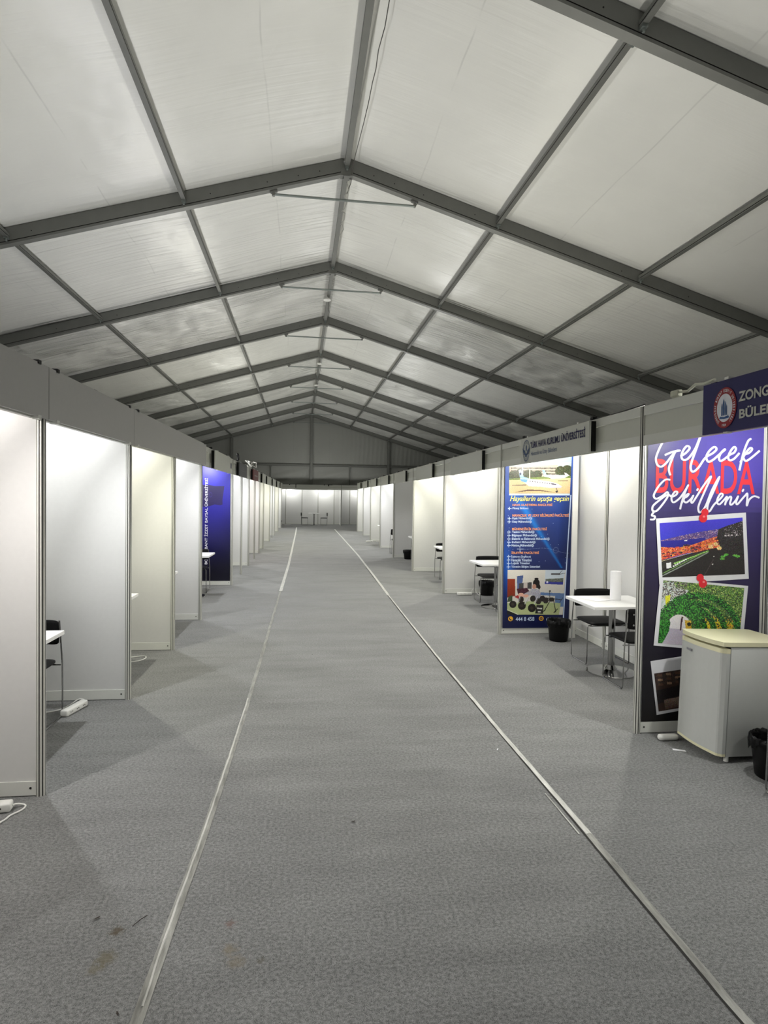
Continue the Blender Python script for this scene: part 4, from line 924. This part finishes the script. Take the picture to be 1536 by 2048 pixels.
def fillet(pts, r, n=5):
    out = [Vector(pts[0])]
    for i in range(1, len(pts)-1):
        p = Vector(pts[i]); a = (Vector(pts[i-1])-p); b = (Vector(pts[i+1])-p); ra = min(r, a.length*.45, b.length*.45)
        a = p+a.normalized()*ra; b = p+b.normalized()*ra
        for k in range(n+1): t = k/n; out.append((1-t)**2*a+2*t*(1-t)*p+t*t*b)
    out.append(Vector(pts[-1])); return out
def make_chair(label, loc, rz, group):
    t = thing('visitor_chair', label, 'chair', loc, rz, group)
    mb = MB(); pad(mb, .205, .205, .045, 0, -.01, .447, e=9); mb.build('seat', LEATHER, t)
    mb = MB(); pad(mb, .22, .098, .03, 0, .225, .672, 'y', .045, e=9); b = mb.build('backrest', LEATHER, t)
    for sx in (-1, 1):
        for z in (.62, .72):
            m = MB(); m.tube([(sx*.17, .2, z), (sx*.17, .206+.0, z)], .009, 10); m.tube([(sx*.17, .222, z), (sx*.17, .236, z)], .009, 10); m.build('screw', CHROME, b)
    for s in (-1, 1):
        path = [(s*.212, .202, .765), (s*.222, .205, .6), (s*.236, .2, .43), (s*.242, .19, .0075), (s*.242, -.2, .0075), (s*.236, -.195, .43), (s*.19, -.19, .43)]
        m = MB(); m.tube(fillet(path, .035), .0065, 8); m.build('side_frame', CHROME, t)
    m = MB(); m.tube([(-.237, .17, .419), (.237, .17, .419)], .006, 8); m.build('cross_bar', CHROME, t)
    m = MB(); m.tube([(-.20, -.17, .419), (.20, -.17, .419)], .006, 8); m.build('cross_bar', CHROME, t)
    return t
def make_table(label, loc, rz, group, wx=.72, wy=.69):
    t = thing('bistro_table', label, 'table', loc, rz, group)
    mb = MB(); mb.rbox(-wx/2, wx/2, -wy/2, wy/2, .712, .742, .002, 1); mb.build('tabletop', TABLEW, t)
    mb = MB(); mb.tube([(0, 0, .02), (0, 0, .70)], .034, 24); mb.build('column', CHROME, t)
    mb = MB(); mb.lathe([(.245, 0), (.25, .004), (.245, .012), (.12, .02), (.06, .034), (.045, .06), (.034, .075)], (0, 0, 0), 40); mb.build('base_plate', CHROME, t)
    mb = MB(); mb.box(-.12, .12, -.12, .12, .700, .712); mb.build('top_plate', BLACKP, t)
    return t
def make_bin(label, loc, group, rz=0.):
    t = thing('waste_bin', label, 'bin', loc, rz, group)
    mb = MB(); mb.lathe([(.108, 0), (.112, .004), (.14, .255), (.134, .255), (.106, .01)], (0, 0, 0), 32); mb.build('bucket', BLACKP, t)
    rnd = random.Random(5); n = 44; prof = [(.136, .262), (.143, .266), (.149, .252), (.149, .225), (.145, .19)]; vs = []
    for i, (r, z) in enumerate(prof):
        for k in range(n):
            a = 2*PI*k/n; f = .004*math.sin(k*2.3)+.003*rnd.uniform(-1, 1); dz = (.014*math.sin(k*1.7)+.02*math.sin(k*.45)) if i == 4 else .004*math.sin(k*3.1)
            vs.append(((r+f*(i > 0))*math.cos(a), (r+f*(i > 0))*math.sin(a), z+dz))
    fs = [(i*n+k, i*n+(k+1) % n, (i+1)*n+(k+1) % n, (i+1)*n+k) for i in range(len(prof)-1) for k in range(n)]
    inner = [(.128, .24), (.1, .06)]; o = len(vs)
    for r, z in inner:
        for k in range(n): a = 2*PI*k/n; vs.append(((r+.004*math.sin(k*2.1))*math.cos(a), (r+.004*math.sin(k*2.1))*math.sin(a), z))
    fs += [(k, (k+1) % n, o+(k+1) % n, o+k) for k in range(n)]+[(o+k, o+(k+1) % n, o+n+(k+1) % n, o+n+k) for k in range(n)]
    mb = MB(); mb.add(vs, fs, True); lg = mb.build('bin_bag', BAG, t)
    return t
CG = 'black chairs with chrome frames'; TG = 'white square tables'; BG = 'black bins with bags'
CH = make_chair('black chair behind the table with the paper roll, facing the camera', (3.21, 6.42, 0), 0, CG)
def chair(x, y, rz, lab): return dup(CH, (x, y, 0), rz, lab, CG)
TB = make_table('white square table carrying the paper roll, right row', (3.115, 5.965, 0), 0, TG)
def table(x, y, rz, lab): return dup(TB, (x, y, 0), rz, lab, TG)
BN = make_bin('black bin under the blue aviation poster', (3.13, 7.36, 0), BG)
def bin_(x, y, lab): return dup(BN, (x, y, 0), random.uniform(0, 6), lab, BG)
chair(3.17, 5.57, PI, 'black chair with its back to the camera at the paper roll table')
chair(3.035, 3.19, PI, 'black chair at the right edge of the photo, nearer than the fridge')
bin_(3.01, 3.585, 'black bin standing against the white fridge at the right edge')
# left row
table(-2.215, 4.50, 0, 'white table in the nearest left booth, only its corner showing behind the first partition')
chair(-2.205, 4.90, 0, 'black chair in the nearest left booth, half hidden by the first partition')
table(-2.16, 6.28, 0, 'white table corner in front of the cream coloured partition on the left')
table(-2.165, 8.20, 0, 'white table corner showing beyond the third left partition')
table(-2.10, 10.98, 0, 'white table in front of the deep blue banner')
chair(-2.13, 11.5, 0, 'black chair behind the white table at the deep blue banner')
chair(-2.13, 10.35, PI, 'black chair on the near side of the table at the deep blue banner')
# right row
table(3.04, 9.72, .06, 'white table in the right booth just beyond the blue aviation poster')
chair(3.12, 10.28, .0, 'black chair facing the camera behind the table beyond the aviation poster')
chair(3.15, 9.1, PI, 'black chair on the near side of the table beyond the aviation poster')
bin_(3.24, 10.93, 'black bin behind the table in the booth beyond the aviation poster')
table(3.02, 12.72, 0, 'white table beyond the first plain right partition')
chair(3.03, 13.28, .1, 'black chair behind the table beyond the first plain right partition')
table(2.98, 16.0, 0, 'white table in the dim right booth')
chair(3.02, 16.6, 0, 'black chair behind the table in the dim right booth')
bin_(2.80, 17.45, 'black bin against the shaded partition of the right row')
chair(2.76, 19.2, .0, 'black chair alone in the bright right booth after the shaded partition')
table(2.80, 22.5, 0, 'farthest white table showing in the right row')
chair(2.86, 23.05, 0, 'black chair at the farthest table in the right row')
# end row
table(.15, 38.2, 0, 'small white table standing against the end wall of the aisle')
chair(-.44, 38.2, -PI/2-PI, 'left black chair of the pair at the end wall table')
chair(.76, 38.2, -PI/2, 'right black chair of the pair at the end wall table')
bin_(-1.98, 38.3, 'black bin in the far left corner at the end of the aisle')
# things on the paper roll table
mb = MB(); mb.lathe([(.053, 0), (.055, .003), (.055, .297), (.052, .3), (.02, .3), (.02, .02)], (3.18, 6.03, .743), 40)
tag(mb.build('paper_roll', PAPER), 'tall white paper roll standing on the right hand table', 'paper roll')
mb = MB(); mtx = Matrix.Translation((2.97, 6.09, .744)) @ Matrix.Rotation(.35, 4, 'Z'); mb.add([mtx @ Vector(p) for p in ((-.105, -.14, 0), (.105, -.14, 0), (.105, .14, .0), (-.105, .14, 0), (-.105, -.14, .0015), (.105, -.14, .0015), (.105, .14, .0015), (-.105, .14, .0015))], [(0, 1, 2, 3), (4, 5, 6, 7), (0, 1, 5, 4), (1, 2, 6, 5), (2, 3, 7, 6), (3, 0, 4, 7)])
tag(mb.build('paper_sheet', PAPER), 'white sheet of paper lying on the table left of the paper roll', 'paper')

# small fridge
FM = Matrix.Translation((2.815, 3.79, .012)) @ Matrix.Rotation(math.radians(3), 4, 'Z') @ Matrix.Rotation(math.radians(1.8), 4, 'Y')
t = thing('mini_fridge', 'small white fridge with a yellowed top, in front of the purple poster', 'fridge'); t.matrix_world = FM
mb = MB(); mb.rbox(0, .5, 0, .44, .035, .785, .006, 2); mb.build('body', FRIDGEW, t)
def door_poly(o=0., r=.0):
    pts = [(-.004, 0+r), (-.03, .0+r), (-.052, .018+r)]
    for i in range(9): q = i/8; pts.append((-.058-.02*math.sin(PI*q)-.0-o, .03+.38*q))
    pts += [(-.06, .425-r), (-.035, .44-r), (-.004, .44-r)]; return pts
mb = MB(); mb.prism(door_poly(), 'z', .055, .742); dr = mb.build('door', FRIDGEW, t)
mb = MB(); mb.prism(door_poly(.002), 'z', .743, .774); mb.build('door_trim', CREAM, dr)
mb = MB(); mb.prism(door_poly(.001), 'z', .038, .056); mb.build('door_trim', CREAM, dr)
mb = MB(); mb.box(-.006, .002, .004, .436, .04, .785); mb.build('door_seal', SLOT, t)
mb = MB(); mb.prism([(-.055, .004), (-.062, .03)]+[(-.068-.02*math.sin(PI*i/8), .03+.38*i/8) for i in range(1, 8)]+[(-.062, .42), (-.05, .44), (.46, .445), (.5, .43), (.502, -.002), (0, -.003)], 'z', .79, .82); tp = mb.build('top', CREAM, t)
mb = MB(); fx = -.0788; mb.add([(fx-.003, .29, .688), (fx+.002, .35, .69), (fx+.002, .35, .706), (fx-.003, .29, .704)], [(0, 1, 2, 3)]); mb.build('badge', GREYT, dr)
for x, y in ((.02, .02), (.48, .02), (.02, .42), (.48, .42)):
    mb = MB(); mb.lathe([(.016, 0), (.016, .035)], (x, y, 0), 12); mb.build('foot', WPLAST, t)
mb = MB(); mb.rbox(2.585, 2.74, 4.19, 4.24, .002, .045, .018, 3)
tag(mb.build('plastic_foot', WPLAST), 'white rounded plastic foot on the carpet left of the fridge', 'foot')
mb = MB(); mb.add([(2.62, 4.085, .002), (2.70, 4.05, .002), (2.705, 4.075, .004), (2.63, 4.11, .003)], [(0, 1, 2, 3)])
mb.v = [(x-.03, y-.05, z) for x, y, z in mb.v]
tag(mb.build('paper_scrap', PAPER), 'small white paper scrap on the carpet in front of the fridge', 'paper')

# power strips
def strip(x, y, rz, label, cord, n=3, z=0.):
    t = thing('power_strip', label, 'power strip', (x, y, z), rz, 'white power strips')
    mb = MB(); mb.rbox(-.14, .14, -.032, .032, .003, .055, .013, 3); b = mb.build('housing', WPLAST, t)
    for i in range(n):
        cx = -.08+i*.08
        for k in (-1, 1):
            m = MB(); m.tube([(cx+k*.011, -.0319, .029), (cx+k*.011, -.0327, .029)], .005, 8); m.build('socket_hole', SLOT, b)
    I = t.matrix_basis.inverted() if False else (Matrix.Translation((x, y, z)) @ Matrix.Rotation(rz, 4, 'Z')).inverted()
    mb = MB(); P = [Vector(p) for p in cord]; Q = []
    for i in range(len(P)-1):
        p0, p1, p2, p3 = P[max(i-1, 0)], P[i], P[i+1], P[min(i+2, len(P)-1)]
        for k in range(6): q = k/6; Q.append(.5*((2*p1)+(-p0+p2)*q+(2*p0-5*p1+4*p2-p3)*q*q+(-p0+3*p1-3*p2+p3)*q**3))
    Q.append(P[-1]); mb.tube([I @ q for q in Q], .005, 8); mb.build('cord', WPLAST, t); return t
strip(-1.79, 3.57, .12, 'white power strip at the left edge of the photo, by the first partition', [(-1.652, 3.59, .028), (-1.64, 3.62, .02), (-1.60, 3.63, .006), (-1.595, 3.58, .006), (-1.63, 3.52, .006), (-1.64, 3.47, .006), (-1.68, 3.41, .006), (-1.80, 3.37, .006), (-1.95, 3.38, .006)])
strip(-1.91, 5.19, 1.33, 'white power strip beside the chair in the nearest left booth', [(-1.875, 5.315, .022), (-1.885, 5.36, .03), (-1.94, 5.38, .04), (-2.0, 5.32, .008), (-2.06, 5.2, .006), (-2.3, 5.1, .006), (-2.5, 5.12, .006)])
strip(-2.13, 7.0, 1.5, 'white power strip by the cream coloured left partition', [(-2.12, 6.87, .022), (-2.0, 6.84, .006), (-1.82, 6.90, .006), (-1.775, 6.80, .006), (-1.85, 6.68, .006), (-2.05, 6.66, .006), (-2.3, 6.72, .006)])
strip(2.82, 10.93, .04, 'white power strip at the foot of the first plain right partition', [(2.95, 10.94, .022), (2.97, 10.95, .09), (3.02, 10.96, .12), (3.06, 10.93, .03), (3.1, 10.88, .006), (3.12, 10.97, .05), (3.2, 11.05, .006), (3.36, 11.02, .006)], 4)
strip(-1.80, 38.0, .0, 'white power strip near the bin at the end of the aisle', [(-1.67, 38.0, .02), (-1.5, 38.05, .006), (-1.3, 38.1, .006)])
strip(2.30, yr(5)+2.8, .3, 'far white power strip on the floor of the right row', [(2.42, yr(5)+2.84, .02), (2.6, yr(5)+2.9, .006), (2.8, yr(5)+2.9, .006)])

# ------------------------------------------------------------------ floor tape, carpet seam, litter
def tape_mat(name, c, lo, a):
    m = bpy.data.materials.new(name); m.use_nodes = True; nt = m.node_tree; b = nt.nodes['Principled BSDF']; tc = nt.nodes.new('ShaderNodeTexCoord').outputs['Object']
    n = noise(nt, tc, 9, 5, .65, (3, .5, 1)); nt.links.new(ramp(nt, n, .3, lo, .72, c), b.inputs['Base Color']); b.inputs['Roughness'].default_value = .32; b.inputs['Alpha'].default_value = a  # colour noise paints the uneven gloss of wrinkled tape
    h = noise(nt, tc, 60, 4, .6, (1.5, .4, 1)); bp = nt.nodes.new('ShaderNodeBump'); bp.inputs['Strength'].default_value = .5; bp.inputs['Distance'].default_value = .01; nt.links.new(h, bp.inputs['Height']); nt.links.new(bp.outputs[0], b.inputs['Normal'])
    return m
TAPE = tape_mat('clear_packing_tape', rgb(186, 186, 178), rgb(112, 112, 106), .82); TAPEB = tape_mat('bright_tape_glare', rgb(222, 222, 216), rgb(160, 160, 154), 1)  # brighter tape has the glare on clear tape put into its colour
def tape(pts, w_, label, m, z=.0025, jag=.0015):
    """pts: (x, y); strip slightly raised, w_ may be a pair for near and far width"""
    mb = MB(); rnd = random.Random(len(label)); P = []
    for (x0, y0), (x1, y1) in zip(pts, pts[1:]):
        n = max(2, int(abs(y1-y0)/.08))
        for k in range(n): q = k/n; P.append((x0+(x1-x0)*q, y0+(y1-y0)*q))
    P.append(pts[-1]); L = []
    w0, w1 = w_ if isinstance(w_, tuple) else (w_, w_)
    for i, (x, y) in enumerate(P):
        ww = w0+(w1-w0)*i/len(P); j = rnd.uniform(-jag, jag)
        L.append(((x-ww/2+j, y, z), (x+j*.5, y, z+.0022), (x+ww/2+j, y, z)))
    vs = [p for l in L for p in l]; n = len(L)
    mb.add(vs, [(3*i+c, 3*i+c+1, 3*i+c+4, 3*i+c+3) for i in range(n-1) for c in (0, 1)], True)
    return tag(mb.build('floor_tape', m), label, 'floor tape', 'clear tape strips along the aisle carpet')
tape([(-.585, 1.7), (-.568, 2.1), (-.562, 2.53), (-.545, 3.1), (-.535, 4.0)], (.045, .042), 'nearest length of clear tape on the left side of the aisle', TAPE)
tape([(-.566, 2.15), (-.567, 2.53), (-.552, 3.1), (-.540, 4.2), (-.538, 5.4)], (.008, .013), 'bright folded edge on the near left tape', TAPEB, .0052)
tape([(-.535, 3.95), (-.528, 4.9), (-.536, 6.8), (-.549, 8.5), (-.565, 11.6)], (.036, .032), 'second length of clear tape on the left side of the aisle', TAPE)
tape([(-.562, 11.5), (-.58, 15.9), (-.66, 22), (-.75, 29), (-.85, 35.2)], (.06, .06), 'far whitish length of tape on the left side of the aisle', TAPEB)
tape([(1.515, 1.7), (1.502, 1.9), (1.492, 2.66), (1.487, 3.2)], (.034, .036), 'nearest length of clear tape on the right side of the aisle', TAPE)
tape([(1.489, 3.05), (1.476, 3.6), (1.455, 4.42), (1.442, 5.4)], (.032, .03), 'bright length of tape on the right, left of the fridge', TAPEB, .0035)
tape([(1.443, 5.3), (1.425, 6.34), (1.412, 9), (1.408, 11)], (.022, .022), 'third length of tape on the right side of the aisle', TAPEB)
tape([(1.406, 10.95), (1.42, 14), (1.428, 18.65), (1.35, 26), (1.262, 33.4)], (.05, .06), 'far whitish length of tape on the right side of the aisle', TAPEB)
mb = MB(); pts = [(1.49, 1.7), (1.478, 2.0), (1.468, 2.66), (1.462, 3.3), (1.447, 4.0), (1.428, 5.0), (1.405, 6.34), (1.392, 9), (1.385, 12), (1.385, 15.5)]
for (x0, y0), (x1, y1) in zip(pts, pts[1:]): mb.add([(x0-.006, y0, .0015), (x0+.007, y0, .0015), (x1+.007, y1, .0015), (x1-.006, y1, .0015)], [(0, 1, 2, 3)])
tag(mb.build('carpet_seam', mat('dark_gap', rgb(38, 37, 35), .9)), 'dark open seam in the carpet running along the right hand tape', 'carpet seam')
tape([(1.437, 3.05), (1.425, 3.5)], (.01, .006), 'short shiny scrap of tape left of the right hand carpet seam', TAPEB, .004)
LEAF = mat('dry_leaf', rgb(52, 44, 38), .8)
def litter(name, x, y, sz, rz, lab, m=LEAF, long=1.):
    mb = MB(); mt = Matrix.Translation((x, y, .004)) @ Matrix.Rotation(rz, 4, 'Z')
    mb.add([mt @ Vector(p)*1 for p in ((-sz*long, 0, 0), (-sz*.2, -sz*.35, sz*.2), (sz*.6*long, -sz*.2, .002), (sz*long, sz*.1, sz*.3), (sz*.2, sz*.4, .001))]+[mt @ Vector((0, 0, sz*.28))], [(0, 1, 5), (1, 2, 5), (2, 3, 5), (3, 4, 5), (4, 0, 5)])
    return tag(mb.build(name, m), lab, 'litter', 'bits of litter on the carpet')
litter('dry_leaf', -.877, 2.625, .017, .5, 'curled dark leaf on the carpet, left of the near tape')
mb = MB(); mb.tube([(-.715, 2.565, .004), (-.69, 2.60, .007), (-.672, 2.625, .004)], .0016, 6); tag(mb.build('twig', LEAF), 'thin dark twig on the carpet, beside the near left tape', 'litter', 'bits of litter on the carpet')
litter('dry_leaf', .966, 4.483, .011, .2, 'dark crumb on the carpet, left of the right hand seam near the second right booth')
litter('dry_leaf', .026, 6.844, .014, 1.2, 'dark crumb in the middle of the aisle')
litter('dry_leaf', .241, 3.284, .016, .1, 'brown crumb near the middle of the aisle, closer to the viewer')
litter('dry_leaf', -.642, 2.129, .011, 2, 'dark crumb at the bottom of the photo beside the left tape')
litter('dry_leaf', -.333, 18.3, .022, 0, 'dark crumb far down the aisle beside the left tape')
litter('paper_scrap', 1.33, 4.15, .012, .9, 'tiny white scrap just left of the right hand seam', PAPER, 1.3)
litter('dry_leaf', -1.43, 4.62, .011, .3, 'dark crumb on the carpet before the nearest left booth')
